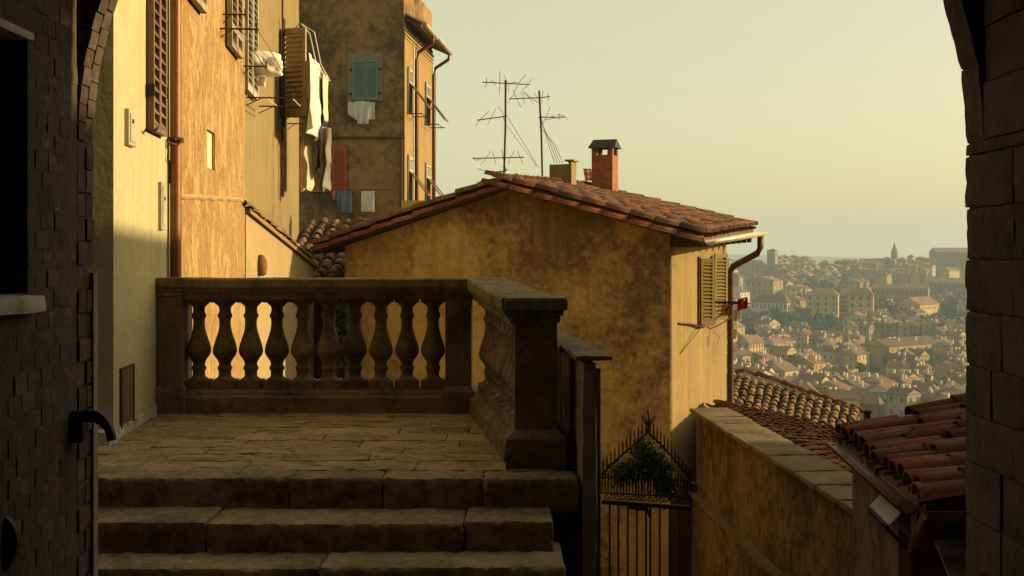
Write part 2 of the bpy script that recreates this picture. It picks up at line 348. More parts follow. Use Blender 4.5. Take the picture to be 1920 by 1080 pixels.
def leaves(mb, centres, size, n_per, rad, rng, flatx=1.0):
    for c in centres:
        c = Vector(c)
        for _ in range(n_per):
            d = Vector((rng.gauss(0, 1) * flatx, rng.gauss(0, 1), rng.gauss(0, 1))) * rad * 0.5
            p = c + d; a = Vector((rng.uniform(-1, 1), rng.uniform(-1, 1), rng.uniform(-1, 1)))
            if a.length < 0.1: continue
            a.normalize(); b = a.orthogonal().normalized(); s = size * rng.uniform(0.6, 1.35)
            t = a.cross(b)
            mb.add([p - b * s * 0.9, p + t * s * 0.5, p + b * s, p - t * s * 0.5], [(0, 1, 2, 3)])

# ------------------------------------------------------------------ wall line of the left-hand houses
DL = Vector((-0.0977, 1.0, 0)).normalized(); NL = Vector((DL.y, -DL.x, 0))
def LX(D): return -1.962 - 0.0977 * D
def LP(D, z, off=0.0): return Vector((LX(D), D, z)) + NL * off
def LD(px): return 1.962 / ((960 - px) / F - 0.0977)

def wall_prism(mb, D0, D1, back, z0, z1, mi=0):
    a, b = LP(D0, 0), LP(D1, 0)
    mb.prism([(a.x, a.y), (b.x, b.y), (back, b.y), (back, a.y)], z0, z1, mi)

# ------------------------------------------------------------------ ground and town terrain
PROF = [(-60, -6), (5, -6), (32, -6.5), (80, -16), (180, -44), (260, -53), (330, -50), (450, -47), (620, -41.5), (760, -29), (1050, -11.5), (1160, -7), (1350, -18), (2200, -22), (3800, 6), (4300, 6)]
def ground_z(x, d):
    for (d0, z0), (d1, z1) in zip(PROF, PROF[1:]):
        if d0 <= d <= d1:
            z = z0 + (z1 - z0) * (d - d0) / (d1 - d0); break
    else: z = PROF[-1][1]
    if d > 150: z += noise.noise(Vector((x * 0.008, d * 0.008, 0))) * 1.0 - 1.5
    if d > 2000: z += noise.noise(Vector((x * 0.0012, 3, 0))) * (d - 2000) * 0.018
    return z
mb = MB()
ds = [-60, 5, 20, 32, 50, 80, 120, 180, 220, 260, 300, 330] + list(range(360, 1400, 30)) + [1500, 1700, 1900, 2200, 2600, 3000, 3400, 3800, 4300]
NX = 60
for d in ds:
    w = max(60, 0.55 * d + 150)
    for i in range(NX + 1):
        x = -w * 0.8 + (w * 1.9) * i / NX
        mb.v.append((x, d, ground_z(x, d)))
for j in range(len(ds) - 1):
    for i in range(NX):
        a = j * (NX + 1) + i; mb.f.append((a, a + 1, a + NX + 2, a + NX + 1)); mb.m.append(0)
M['ground'] = plaster('hill_ground', (0.085, 0.075, 0.045), (0.06, 0.06, 0.032), (0.12, 0.095, 0.06), scale=0.02, s_scale=0.05, bump=0.1, bscale=1)
struct(mb.build('ground', M['ground'], smooth=True))

# ------------------------------------------------------------------ passage with the arch the camera looks through
XL, XR, DI, DF = -1.4986, 1.628, 4.05, 4.20
CX, RAD, ZS = (XL + XR) / 2, (XR - XL) / 2, 0.40
FLOOR = -1.80
t = thing('archway', 'dark stone and brick archway framing the whole view', 'archway', (CX, DF, FLOOR))
mb = MB()
rb = RAD + 0.007
arc = [(CX - rb * math.cos(math.pi * k / 48), ZS + rb * math.sin(math.pi * k / 48)) for k in range(49)]
for y0, y1 in ((DI + 0.012, DF - 0.004),):
    outer = []
    for (x, z) in arc:
        dx, dz = x - CX, z - ZS
        k = min(9.0 / max(abs(dx), 1e-6), 11.0 / max(dz, 1e-6)); outer.append((CX + dx * k, ZS + dz * k))
    for k in range(48):
        a, b, c, d = arc[k], arc[k + 1], outer[k + 1], outer[k]
        mb.hexa([(a[0], y0, a[1]), (b[0], y0, b[1]), (b[0], y1, b[1]), (a[0], y1, a[1]), (d[0], y0, d[1]), (c[0], y0, c[1]), (c[0], y1, c[1]), (d[0], y1, d[1])])
    mb.box(CX - 9, CX - rb, y0, y1, FLOOR - 4, ZS); mb.box(CX + rb, CX + 9, y0, y1, FLOOR - 4, ZS)
mb.build('arch_wall', M['mortar'], t)
def voussoir(me_seed): return rough_block(1, 1, 1, (3, 2, 2), 0.0, me_seed, 0.01)
vm = []
for k in range(6):
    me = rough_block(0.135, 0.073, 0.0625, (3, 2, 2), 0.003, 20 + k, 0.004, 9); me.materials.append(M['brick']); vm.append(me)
rng = random.Random(4)
nv = 76
for row in range(2):
    yc = DI + 0.0375 + row * 0.076
    for k in range(nv):
        a = math.pi * (k + 0.5 + 0.35 * row) / nv
        if a > math.pi * 0.995: continue
        if a > math.pi * 0.62: continue
        rr_ = RAD + 0.0655 + rng.uniform(-0.003, 0.003); p = Vector((CX - rr_ * math.cos(a), yc, ZS + rr_ * math.sin(a)))
        mw = Matrix.Translation(p) @ Matrix.Rotation(a + rng.uniform(-0.02, 0.02), 4, 'Y')
        put('arch_brick', rng.choice(vm), t, mw)
nst = 7
for k in range(nst):                                   # the other haunch is cut stone
    a0_, a1_ = math.pi * (0.62 + 0.38 * k / nst), math.pi * (0.62 + 0.38 * (k + 1) / nst)
    mb = MB(); jo = rng.uniform(-0.004, 0.003); q = 8; pr = []
    for i in range(q + 1):
        a = a0_ + 0.002 + (a1_ - a0_ - 0.004) * i / q; ed = 0.006 if i in (0, q) else 0.0
        for rr_, yy in ((RAD + jo + ed + 0.003 * noise.noise(Vector((a * 30, 1, 1))), DI + 0.002), (RAD + jo + ed + 0.004 * noise.noise(Vector((a * 30, 5, 1))), DF + 0.006), (RAD + 0.2, DF + 0.006), (RAD + 0.2, DI + 0.002)):
            pr.append((CX - rr_ * math.cos(a), yy, ZS + rr_ * math.sin(a)))
    fs = [(0, 1, 2, 3), tuple(4 * q + i for i in (3, 2, 1, 0))]
    for i in range(q):
        for j in range(4): fs.append((4 * i + j, 4 * i + 4 + j, 4 * i + 4 + (j + 1) % 4, 4 * i + (j + 1) % 4))
    mb.add(pr, fs); mb.build('arch_stone', M['jambstone'], t)
jm = []
for k in range(6):
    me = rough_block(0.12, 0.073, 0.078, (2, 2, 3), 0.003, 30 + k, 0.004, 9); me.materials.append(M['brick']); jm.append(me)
for row in range(2):                                   # left jamb bricks
    z = FLOOR + 0.045
    while z < ZS - 0.02:
        put('jamb_brick', rng.choice(jm), t, Matrix.Translation((XL - 0.058 + rng.uniform(-0.006, 0.005), DI + 0.0375 + row * 0.076, z)))
        z += 0.084
mb = MB(); mb.box(XL - 0.02, XL + 0.012, DF - 0.03, DF + 0.012, FLOOR, -0.06)
mb.build('door_frame', M['frame'], t)
JEXT = []; zj = []; z = FLOOR                                       # right jamb blocks
while z < ZS - 0.02:
    h = min(rng.uniform(0.165, 0.195), ZS - z); zj.append((z, h)); z += h
for i, (z, h) in enumerate(zj):
    ext = rng.choice((0.06, 0.14, 0.24, 0.33)); JEXT.append(ext)
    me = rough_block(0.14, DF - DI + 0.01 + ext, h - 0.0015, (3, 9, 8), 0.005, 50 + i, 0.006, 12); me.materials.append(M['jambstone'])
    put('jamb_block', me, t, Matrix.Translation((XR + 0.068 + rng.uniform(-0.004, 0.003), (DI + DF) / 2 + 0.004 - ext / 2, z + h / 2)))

# left passage wall, brick by brick
WZ0, WZ1 = 0.67, -0.115                                 # window opening top and sill
WD0, WD1 = 3.02, 3.64
bw = thing('brick_wall', 'rough dark brick wall with a recessed window beside the arch', 'wall', (XL - 0.1, 3.2, FLOOR))
mb = MB()
mb.box(XL - 0.5, XL - 0.0038, -3, WD0, FLOOR, 1.9); mb.box(XL - 0.5, XL - 0.0038, WD1, DI + 0.01, FLOOR, 1.9)
mb.box(XL - 0.5, XL - 0.0038, WD0, WD1, FLOOR, WZ1); mb.box(XL - 0.5, XL - 0.0038, WD0, WD1, WZ0, 1.9)
mb.box(XL - 0.5, XL - 0.34, WD0, WD1, WZ1, WZ0)
mb.build('backing', M['brickfar'], bw)
mb = MB(); mb.box(XL - 0.335, XL - 0.30, WD0 + 0.01, WD1 - 0.01, WZ1, WZ0)
wn = mb.build('window', M['glass'], bw)
mb = MB()
for zz in (WZ1 + 0.03, (WZ0 + WZ1) / 2, WZ0 - 0.03): mb.box(XL - 0.31, XL - 0.27, WD0 + 0.01, WD1 - 0.01, zz - 0.025, zz + 0.025)
mb.box(XL - 0.31, XL - 0.272, WD1 - 0.06, WD1 - 0.01, WZ1, WZ0)
mb.build('window_frame', M['wood'], wn)
me = rough_block(0.36, WD1 - WD0 + 0.06, 0.06, (4, 8, 3), 0.008, 3, 0.014, 9); me.materials.append(M['whitestone'])
put('sill', me, wn, Matrix.Translation((XL - 0.135, (WD0 + WD1) / 2 + 0.01, WZ1 - 0.031)))
me = rough_block(0.10, WD1 - WD0 + 0.04, 0.03, (2, 8, 2), 0.004, 5, 0.008, 9); me.materials.append(M['whitestone'])
put('lintel_edge', me, wn, Matrix.Translation((XL - 0.04, (WD0 + WD1) / 2 + 0.005, WZ0 + 0.012)))
bmes = []
for k in range(10):
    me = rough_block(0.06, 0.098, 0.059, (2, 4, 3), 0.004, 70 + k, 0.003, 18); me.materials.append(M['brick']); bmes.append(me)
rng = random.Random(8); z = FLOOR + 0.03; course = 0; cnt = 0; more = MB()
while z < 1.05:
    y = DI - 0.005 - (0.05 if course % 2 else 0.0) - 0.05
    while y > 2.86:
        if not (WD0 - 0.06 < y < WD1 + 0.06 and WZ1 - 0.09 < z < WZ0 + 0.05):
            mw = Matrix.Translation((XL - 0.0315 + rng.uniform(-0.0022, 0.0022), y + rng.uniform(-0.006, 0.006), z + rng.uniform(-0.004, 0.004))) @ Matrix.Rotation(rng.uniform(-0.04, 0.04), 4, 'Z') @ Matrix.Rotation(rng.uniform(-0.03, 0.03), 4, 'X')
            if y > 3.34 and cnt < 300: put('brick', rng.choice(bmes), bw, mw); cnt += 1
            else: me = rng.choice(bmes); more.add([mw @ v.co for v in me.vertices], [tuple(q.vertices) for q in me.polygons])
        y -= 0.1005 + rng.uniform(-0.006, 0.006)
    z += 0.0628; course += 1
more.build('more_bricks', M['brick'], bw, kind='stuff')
# right passage wall, coursed blocks
sw = thing('stone_wall', 'dark coursed stone block wall along the edge of the passage', 'wall', (XR + 0.1, 3.2, FLOOR))
mb = MB(); mb.box(XR + 0.008, XR + 0.5, -3, DI + 0.01, FLOOR, 1.9); mb.build('backing', M['mortar'], sw)
z = FLOOR; i = 0
zj2 = list(zj); zz = ZS
while zz < 1.15: h = rng.uniform(0.165, 0.2); zj2.append((zz, h)); zz += h
for i, (z, h) in enumerate(zj2):
    y = DI - 0.004 - (JEXT[i] if i < len(JEXT) else 0.0)
    while y > 2.7:
        l = rng.uniform(0.26, 0.46)
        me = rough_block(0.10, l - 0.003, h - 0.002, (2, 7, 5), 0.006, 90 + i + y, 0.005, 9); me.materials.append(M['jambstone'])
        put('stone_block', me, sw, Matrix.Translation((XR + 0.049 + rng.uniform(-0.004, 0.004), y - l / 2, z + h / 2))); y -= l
mb = MB(); mb.box(XL - 0.5, XR + 0.5, -3.2, DI + 0.01, 1.9, 2.6); struct(mb.build('passage_ceiling', M['soot']))
mb = MB(); mb.box(XL - 0.5, XR + 0.5, -3.4, -3, FLOOR, 2.6); tag(mb.build('passage_end_wall', M['soot']), 'sooty plaster wall closing the passage behind the viewer', 'wall')
mb = MB(); mb.box(XL - 0.5, XR + 0.5, -3.4, 5.4, FLOOR - 0.5, FLOOR); struct(mb.build('passage_floor', M['stone']))

# curved iron handles on the brick wall
def handle(pts, label, w):
    o = thing('curved_iron_hook', label, 'hook', pts[0], 'curved iron handles on the brick wall')
    mb = MB(); n = len(pts); vv = []
    for i, p in enumerate(pts):
        tg = (pts[min(i + 1, n - 1)] - pts[max(i - 1, 0)]).normalized(); side = Vector((0, 1, 0)); up = tg.cross(side).normalized()
        th = w * (0.75 + 0.5 * math.sin(math.pi * min(1, i / (n - 1) + 0.25)))
        vv += [p + up * th + side * 0.012, p + up * th - side * 0.012, p - up * th - side * 0.012, p - up * th + side * 0.012]
    fs = [(0, 1, 2, 3), tuple(4 * (n - 1) + k for k in (3, 2, 1, 0))]
    for i in range(n - 1):
        for k in range(4): fs.append((4 * i + k, 4 * i + (k + 1) % 4, 4 * i + 4 + (k + 1) % 4, 4 * i + 4 + k))
    mb.add(vv, fs); mb.build('grip', M['iron'], o)
    mb = MB(); c = pts[0]; mb.box(c.x - 0.03, c.x + 0.012, c.y - 0.02, c.y + 0.02, c.z - 0.085, c.z + 0.02); mb.build('wall_plate', M['iron'], o)
def bez(ps, n=14):
    out = []
    for i in range(n + 1):
        u = i / n; q = [Vector(p) for p in ps]
        while len(q) > 1: q = [q[k].lerp(q[k + 1], u) for k in range(len(q) - 1)]
        out.append(q[0])
    return out
dh = 4.0
handle(bez([at(152, 782, dh), at(182, 772, dh), at(206, 790, dh), at(210, 826, dh)]), 'curved iron handle on the brick edge above the steps', 0.016)
dh = 3.48
handle(bez([at(-12, 975, dh), at(26, 975, dh), at(38, 1040, dh), at(0, 1072, dh)]), 'curved iron handle low on the brick wall at the picture corner', 0.018)

# ------------------------------------------------------------------ stairs and terrace
TZ = -1.28
st = thing('stone_stairs', 'worn stone block steps leading up to the terrace', 'stairs', (-1.2, 6.2, FLOOR))
rng = random.Random(21)
steps = [(6.77, TZ, 0.385, 0.26), (6.40, TZ - 0.17, 0.225, 0.60), (6.09, TZ - 0.335, 0.275, 0.55), (5.76, TZ - 0.50, 0.30, 0.5)]
joints = [[-2.95, -1.28, -0.75, -0.165, 0.385], [-2.95, -1.67, -0.26, 0.225], [-2.95, -1.0, 0.275], [-2.95, -1.3, 0.30]]
for (d, z, xr, dep), js in zip(steps, joints):
    for a, b in zip(js, js[1:]):
        l = b - a; h = 0.20
        me = rough_block(l - 0.002, dep, h, (max(6, int(l / 0.025)), 14, 9), 0.011, rng.uniform(0, 60), 0.014, 13); me.set_sharp_from_angle(angle=R(50)); me.materials.append(M['stone'])
        put('step_block', me, st, Matrix.Translation(((a + b) / 2, d + dep / 2 + rng.uniform(-0.012, 0.012), z - h / 2 + rng.uniform(-0.008, 0.004))))
mb = MB(); mb.box(-2.95, 0.25, 6.55, 7.2, -6, TZ - 0.40); mb.build('core', M['stone'], st)

te = thing('terrace', 'shaded terrace paved with worn stone flags', 'terrace', (-1.3, 8.2, TZ)); te['kind'] = 'structure'
del te['category']; del te['label']
mb = MB(); mb.prism([(-2.95, 6.98), (0.30, 6.98), (0.02, 10.0), (-3.1, 10.0)], -6, TZ - 0.05); mb.build('bed', M['mortar'], te)
y = 7.03
while y < 9.95:
    dep = rng.uniform(0.24, 0.36); dep = min(dep, 10.0 - y); x = -2.95 - rng.uniform(0, 0.3)
    while x < 0.25:
        l = rng.uniform(0.5, 1.1)
        x1 = min(x + l, 0.26)
        if x1 - x > 0.12:
            me = rough_block(x1 - x - 0.003, dep - 0.003, 0.09, (max(3, int(l / 0.04)), 10, 2), 0.008, rng.uniform(0, 90), 0.005, 7); me.materials.append(M['slab'])
            put('paving_slab', me, te, Matrix.Translation(((x + x1) / 2, y + dep / 2, TZ - 0.045 + rng.uniform(-0.004, 0.003))) @ Matrix.Rotation(rng.uniform(-0.006, 0.006), 4, 'X'))
        x += l
    y += dep

# ------------------------------------------------------------------ balustrade
ba = thing('stone_balustrade', 'weathered stone balustrade with bulging balusters around the terrace', 'balustrade', (-1.2, 9.7, TZ))
BD = 9.70
prof = [(0.0968, 0.0), (0.0968, 0.0)]
H = 0.74
def bprof():
    zz = lambda y: H * (705 - y) / (705 - 187)
    pts = [(655, .085), (648, .078), (640, .060), (632, .051), (605, .050), (597, .056), (592, .061), (585, .062), (578, .058), (570, .051), (560, .050), (545, .058), (530, .071),
           (515, .088), (502, .096), (490, .099), (478, .098), (462, .094), (445, .088), (425, .079), (400, .068), (375, .057), (350, .050), (325, .047), (305, .049), (296, .055), (288, .061), (280, .061), (272, .055), (262, .049), (240, .048), (230, .055), (222, .066), (215, .078), (207, .086)]
    return [(r, zz(y)) for y, r in pts]
mb = MB(); mb.lathe(bprof(), 20)
hb = 0.0955
mb.box(-hb, hb, -hb, hb, 0, H * 50 / 518 + 0.001); mb.box(-hb, hb, -hb, hb, H - H * 20 / 518, H)
bal = mb.mesh('baluster', M['baluster']);
for p in bal.polygons:
    p.use_smooth = len(p.vertices) == 4 and p.index < 20 * 34
ZB0 = -1.093
bals = []
for k in range(5):
    b_ = bal.copy(); bals.append(b_)
    for v in b_.vertices:
        q = v.co * 9 + Vector((k * 11, 3 * k, 0)); r_ = Vector((v.co.x, v.co.y, 0))
        if r_.length > 1e-4: v.co += r_.normalized() * (0.0035 * noise.noise(q) - 0.006 * max(0, noise.noise(q * 0.6 + Vector((5, 5, k))) - 0.3))
def coping_prof(w, top, h):
    # half widths from top down
    return [(w * 0.93, top), (w, top - 0.012), (w, top - h * 0.42), (w * 0.93, top - h * 0.50), (w * 0.90, top - h * 0.62), (w * 0.72, top - h * 0.80), (w * 0.68, top - h)]
def sweep_prof(mb, p0, p1, prof, dz=0.0, seg=1, jit=0.0, rng=random.Random(2)):
    """symmetrical moulding swept from p0 to p1 (plan points), heights rise by dz"""
    d = Vector((p1[0] - p0[0], p1[1] - p0[1], 0)); L = d.length; d.normalize(); s = Vector((d.y, -d.x, 0))
    n = len(prof); rows = []
    for k in range(seg + 1):
        u = k / seg; c = Vector((p0[0], p0[1], 0)) + d * (L * u)
        row = [c + s * (hw + rng.uniform(-jit, jit)) + Vector((0, 0, z + dz * u + rng.uniform(-jit, jit))) for hw, z in prof] + [c - s * (hw + rng.uniform(-jit, jit)) + Vector((0, 0, z + dz * u + rng.uniform(-jit, jit))) for hw, z in reversed(prof)]
        rows.append(row)
    m = 2 * n; v = [q for r_ in rows for q in r_]; fs = [tuple(range(m)), tuple(range(seg * m + m - 1, seg * m - 1, -1))]
    for k in range(seg):
        for i in range(m): fs.append((k * m + i, (k + 1) * m + i, (k + 1) * m + (i + 1) % m, k * m + (i + 1) % m))
    mb.add(v, fs)
xl, xc = -2.89, -0.19
ZT = -0.181
mb = MB(); sweep_prof(mb, (xl + 0.20, BD), (xc - 0.165, BD), coping_prof(0.185, ZT, 0.172), seg=30, jit=0.003); mb.build('coping', M['baluster'], ba)
base_prof = [(0.125, ZB0), (0.135, ZB0 - 0.02), (0.14, ZB0 - 0.045), (0.165, ZB0 - 0.06), (0.17, TZ - 0.06)]
mb = MB(); sweep_prof(mb, (xl + 0.18, BD), (xc - 0.13, BD), base_prof, seg=24, jit=0.003); mb.build('plinth', M['baluster'], ba)
for k in range(10):
    px = 373.2 + 48.75 * k
    put('baluster', random.choice(bals), ba, Matrix.Translation(((px - 960) * BD / F, BD, ZB0)) @ Matrix.Rotation(random.uniform(-.03, .03), 4, 'Z'))
def pier(x0, x1, y0, y1, zt, name='pier', base=0.045, capo=0.055, caph=0.15, baseh=0.22):
    mb = MB()
    mb.box(x0, x1, y0, y1, TZ - 0.05, zt - caph)
    mb.box(x0 - base, x1 + base, y0 - base, y1 + base, TZ - 0.05, TZ + baseh - 0.05)
    b2 = base * 0.5; mb.hexa([(x0 - base, y0 - base, TZ + baseh - .05), (x1 + base, y0 - base, TZ + baseh - .05), (x1 + base, y1 + base, TZ + baseh - .05), (x0 - base, y1 + base, TZ + baseh - .05), (x0 - .003, y0 - .003, TZ + baseh), (x1 + .003, y0 - .003, TZ + baseh), (x1 + .003, y1 + .003, TZ + baseh), (x0 - .003, y1 + .003, TZ + baseh)])
    for k, (f0, f1, o) in enumerate(((0, .28, .3), (.28, .5, .62), (.5, .93, 1.0), (.93, 1.0, .9))):
        a = zt - caph + caph * f0; b = zt - caph + caph * f1; q = capo * o; mb.box(x0 - q, x1 + q, y0 - q, y1 + q, a, b)
    o = mb.build(name, M['baluster'], ba)
    bv = o.modifiers.new('bevel', 'BEVEL'); bv.width = 0.008; bv.segments = 2
    return o
pier(-2.885, -2.685, BD - 0.16, BD + 0.16, ZT + 0.002, capo=0.028, base=0.03)
pier(-0.545, -0.33, BD - 0.14, BD + 0.13, ZT - 0.012, base=0.03, capo=0.02)
AX = lambda d: 0.145 - 0.134 * (d - 7.1)
pn = pier(0.016, 0.274, 7.10, 7.37, -0.252, base=0.055, capo=0.06, caph=0.15, baseh=0.23)
mb = MB(); sweep_prof(mb, (AX(9.92), 9.92), (AX(7.30), 7.30), coping_prof(0.185, ZT - 0.002, 0.165), dz=-0.078, seg=26, jit=0.004); mb.build('coping', M['baluster'], ba)
mb = MB(); sweep_prof(mb, (AX(9.86), 9.86), (AX(7.30), 7.30), base_prof, dz=-0.012, seg=26, jit=0.003); mb.build('plinth', M['baluster'], ba)
nb = 10
for k in range(nb):
    d = 7.50 + (9.44 - 7.50) * k / (nb - 1)
    u = (9.9 - d) / 2.6; s = (H - 0.066 * u) / H
    put('baluster', random.choice(bals), ba, Matrix.Translation((AX(d), d, ZB0 - 0.010 * u)) @ Matrix.Rotation(0.134, 4, 'Z') @ Matrix.Diagonal((1, 1, s, 1)))

# ------------------------------------------------------------------ parapet wall beside the stairs
pw = thing('parapet_wall', 'dark stone parapet with tiled cap behind the end pillar', 'wall', (0.42, 6.8, -4))
def PX(d): return 0.417 - 0.0977 * (d - 6.8)
mb = MB(); a0, a1 = 6.82, 9.2
mb.prism([(PX(a0), a0), (PX(a0) + 0.055, a0), (PX(a1) + 0.055, a1), (PX(a1), a1)], -6, -0.60); mb.build('body', M['stone'], pw)
me = rough_block(0.085, 0.06, 5.4, (2, 2, 70), 0.012, 4, 0.012, 7); me.materials.append(M['frame'])
put('end_post', me, pw, Matrix.Translation((PX(6.8) + 0.03, 6.79, -3.31)))
d = 6.72
rng = random.Random(5)
while d < 9.0:
    me = rough_block(0.22, 0.36, 0.035, (4, 5, 2), 0.008, rng.uniform(0, 50), 0.01, 7); me.materials.append(M['capstone'])
    put('cap_tile', me, pw, Matrix.Translation((PX(d) + 0.03, d + 0.17, -0.588 + rng.uniform(0, 0.012))) @ Matrix.Rotation(0.0975, 4, 'Z') @ Matrix.Rotation(rng.uniform(0.02, 0.05), 4, 'X'))
    d += 0.33

# ------------------------------------------------------------------ shutters, tiles, cloth
UP = Vector((0, 0, 1))
def frame_matrix(o, ax, ay, az):
    return Matrix(((ax.x, ay.x, az.x, o.x), (ax.y, ay.y, az.y, o.y), (ax.z, ay.z, az.z, o.z), (0, 0, 0, 1)))
def shutter(parent, o, u, nrm, w, h, mat, pitch=0.06, stile=0.05, joined=False, name='shutter', mids=(), tilt=0.6, depth=0.035, up=UP):
    """louvred leaf: o = lower corner, u = across, nrm = outward"""
    o = Vector(o); u = u.normalized(); nrm = nrm.normalized()
    mb = MB(); c = lambda a, z: o + u * a + up * z
    d2 = depth / 2
    mb.obox(c(stile / 2, h / 2), u, nrm, up, stile / 2, d2, h / 2); mb.obox(c(w - stile / 2, h / 2), u, nrm, up, stile / 2, d2, h / 2)
    rails = [stile * 0.75, h - stile * 0.75] + [m * h for m in mids]
    for z in rails: mb.obox(c(w / 2, z), u, nrm, up, w / 2 - stile, d2 * 0.96, stile * 0.75)
    sh = mb.build(name, mat, parent)
    sm = MB(); X, Y, Z = Vector((1, 0, 0)), Vector((0, 1, 0)), Vector((0, 0, 1))
    sl = w / 2 - stile; tilt = math.copysign(0.95, tilt)
    a1 = Y * math.cos(tilt) - Z * math.sin(tilt); a2 = Y * math.sin(tilt) + Z * math.cos(tilt)
    sm.obox((0, 0, 0), X, a1, a2, sl, pitch * 0.66, 0.004)
    me = None; jb = MB()
    z = stile * 1.5 + pitch * 0.5
    while z < h - stile * 1.5:
        if all(abs(z - m * h) > stile * 0.9 for m in mids):
            mw = frame_matrix(c(w / 2, z), u, nrm, up)
            if joined: jb.add([mw @ Vector(v) for v in sm.v], sm.f)
            else:
                if me is None: me = sm.mesh('slat', mat)
                put('slat', me, sh, mw)
        z += pitch
    if joined: jb.build('slats', mat, sh, kind='stuff')
    return sh

def tile_mesh(mat, r0=0.088, r1=0.070, L=0.44, th=0.013, n=7):
    """barrel tile, axis +X runs uphill, convex up"""
    mb = MB(); v = []
    for (x, r) in ((0, r0), (L, r1)):
        for rr in (r, r - th):
            for k in range(n + 1):
                a = math.pi * k / n; v.append((x, rr * math.cos(a), rr * math.sin(a) * 0.92))
    m = n + 1; fs = []
    for k in range(n):
        fs.append((k, k + 1, 2 * m + k + 1, 2 * m + k)); fs.append((m + k + 1, m + k, 3 * m + k, 3 * m + k + 1))
        fs.append((k + 1, k, m + k, m + k + 1)); fs.append((2 * m + k, 2 * m + k + 1, 3 * m + k + 1, 3 * m + k))
    fs.append((0, m, 3 * m, 2 * m)); fs.append((n, 2 * m + n, 3 * m + n, m + n))
    mb.add(v, fs); me = mb.mesh('tile', mat, True); return me
TM = {k: tile_mesh(M[k]) for k in ('tile', 'tileold', 'tilered')}
def pan_add(mb, mw, r=0.085, L=0.44, n=5):
    v = []
    for x, rr in ((0, r * 0.85), (L, r)):
        for k in range(n + 1):
            a = math.pi + math.pi * k / n; v.append(mw @ Vector((x, rr * math.cos(a), rr * math.sin(a) * 0.6)))
    m = n + 1; mb.add(v, [(k, k + 1, m + k + 1, m + k) for k in range(n)])
def tile_roof(parent, r0, r1, e0, e1, kind='tile', pitch=0.205, expo=0.36, seed=1, lift=0.05, objs=True, scale=1.0, jit=1.0, gap=0.0, skip=None):
    """r0,r1 upper corners, e0,e1 lower corners of the tiled surface; columns run from upper to lower edge"""
    rng = random.Random(seed); r0, r1, e0, e1 = map(Vector, (r0, r1, e0, e1))
    W_ = max((r1 - r0).length, (e1 - e0).length); n = max(1, round(W_ / pitch))
    pans = MB(); cov = MB(); cnt = 0
    for i in range(n):
        tt = (i + 0.5) / n; a = r0.lerp(r1, tt); b = e0.lerp(e1, tt); L = (a - b).length
        m = max(1, math.ceil(L / expo)); ax = (a - b).normalized(); side = (e1 - e0).lerp(r1 - r0, 0.5).normalized()
        nz = ax.cross(side); nz = nz if nz.z > 0 else -nz; nz.normalize(); ay = nz.cross(ax).normalized()
        wob = rng.uniform(-1, 1); stg = rng.uniform(-0.16, 0.16) * min(1, jit)
        for j in range(m):
            p = b + ax * min(j * expo + (stg if j else 0.0), L - expo * 0.6) + nz * (lift + 0.012)
            p += ay * (rng.uniform(-0.008, 0.008) * jit + 0.006 * wob) + ax * rng.uniform(-0.015, 0.02) * jit + nz * rng.uniform(-0.004, 0.008) * jit
            mw = frame_matrix(p, ax, ay, nz) @ Matrix.Rotation(0.035 + rng.uniform(-0.02, 0.02) * jit, 4, 'Y') @ Matrix.Rotation(rng.uniform(-0.03, 0.03) * jit, 4, 'Z')
            if scale != 1.0: mw = mw @ Matrix.Scale(scale, 4)
            if skip and skip(i, j, n, m): continue
            if objs and cnt < 300: put('roof_tile', TM[kind], parent, mw); cnt += 1
            else:
                me = TM[kind]; cov.add([mw @ v.co for v in me.vertices], [tuple(q.vertices) for q in me.polygons])
            mp = frame_matrix(p + ay * (pitch / 2) - nz * 0.03, ax, ay, nz) @ Matrix.Rotation(0.03, 4, 'Y'); pan_add(pans, mp)
    pans.build('pan_tiles', M['pan'], parent, True, kind='stuff')
    if cov.v: cov.build('cover_tiles', M[kind], parent, True, kind='stuff')
def ridge_tiles(parent, a, b, kind='tile', expo=0.36, scale=1.25, seed=3, name='ridge_tile'):
    a, b = Vector(a), Vector(b); rng = random.Random(seed); L = (b - a).length; ax = (b - a).normalized()
    ay = UP.cross(ax).normalized(); nz = ax.cross(ay); k = 0.0
    while k < L:
        mw = frame_matrix(a + ax * k + nz * rng.uniform(-.008, .01), ax, ay, nz) @ Matrix.Rotation(0.04 + rng.uniform(-.03, .03), 4, 'Y') @ Matrix.Rotation(rng.uniform(-.05, .05), 4, 'Z') @ Matrix.Scale(scale, 4)
        put(name, TM[kind], parent, mw); k += expo * scale
def slab(mb, r0, r1, e0, e1, th, mi=0):
    d = Vector((0, 0, -th)); q = [Vector(p) for p in (e0, e1, r1, r0)]
    mb.hexa([p + d for p in q] + q, mi)

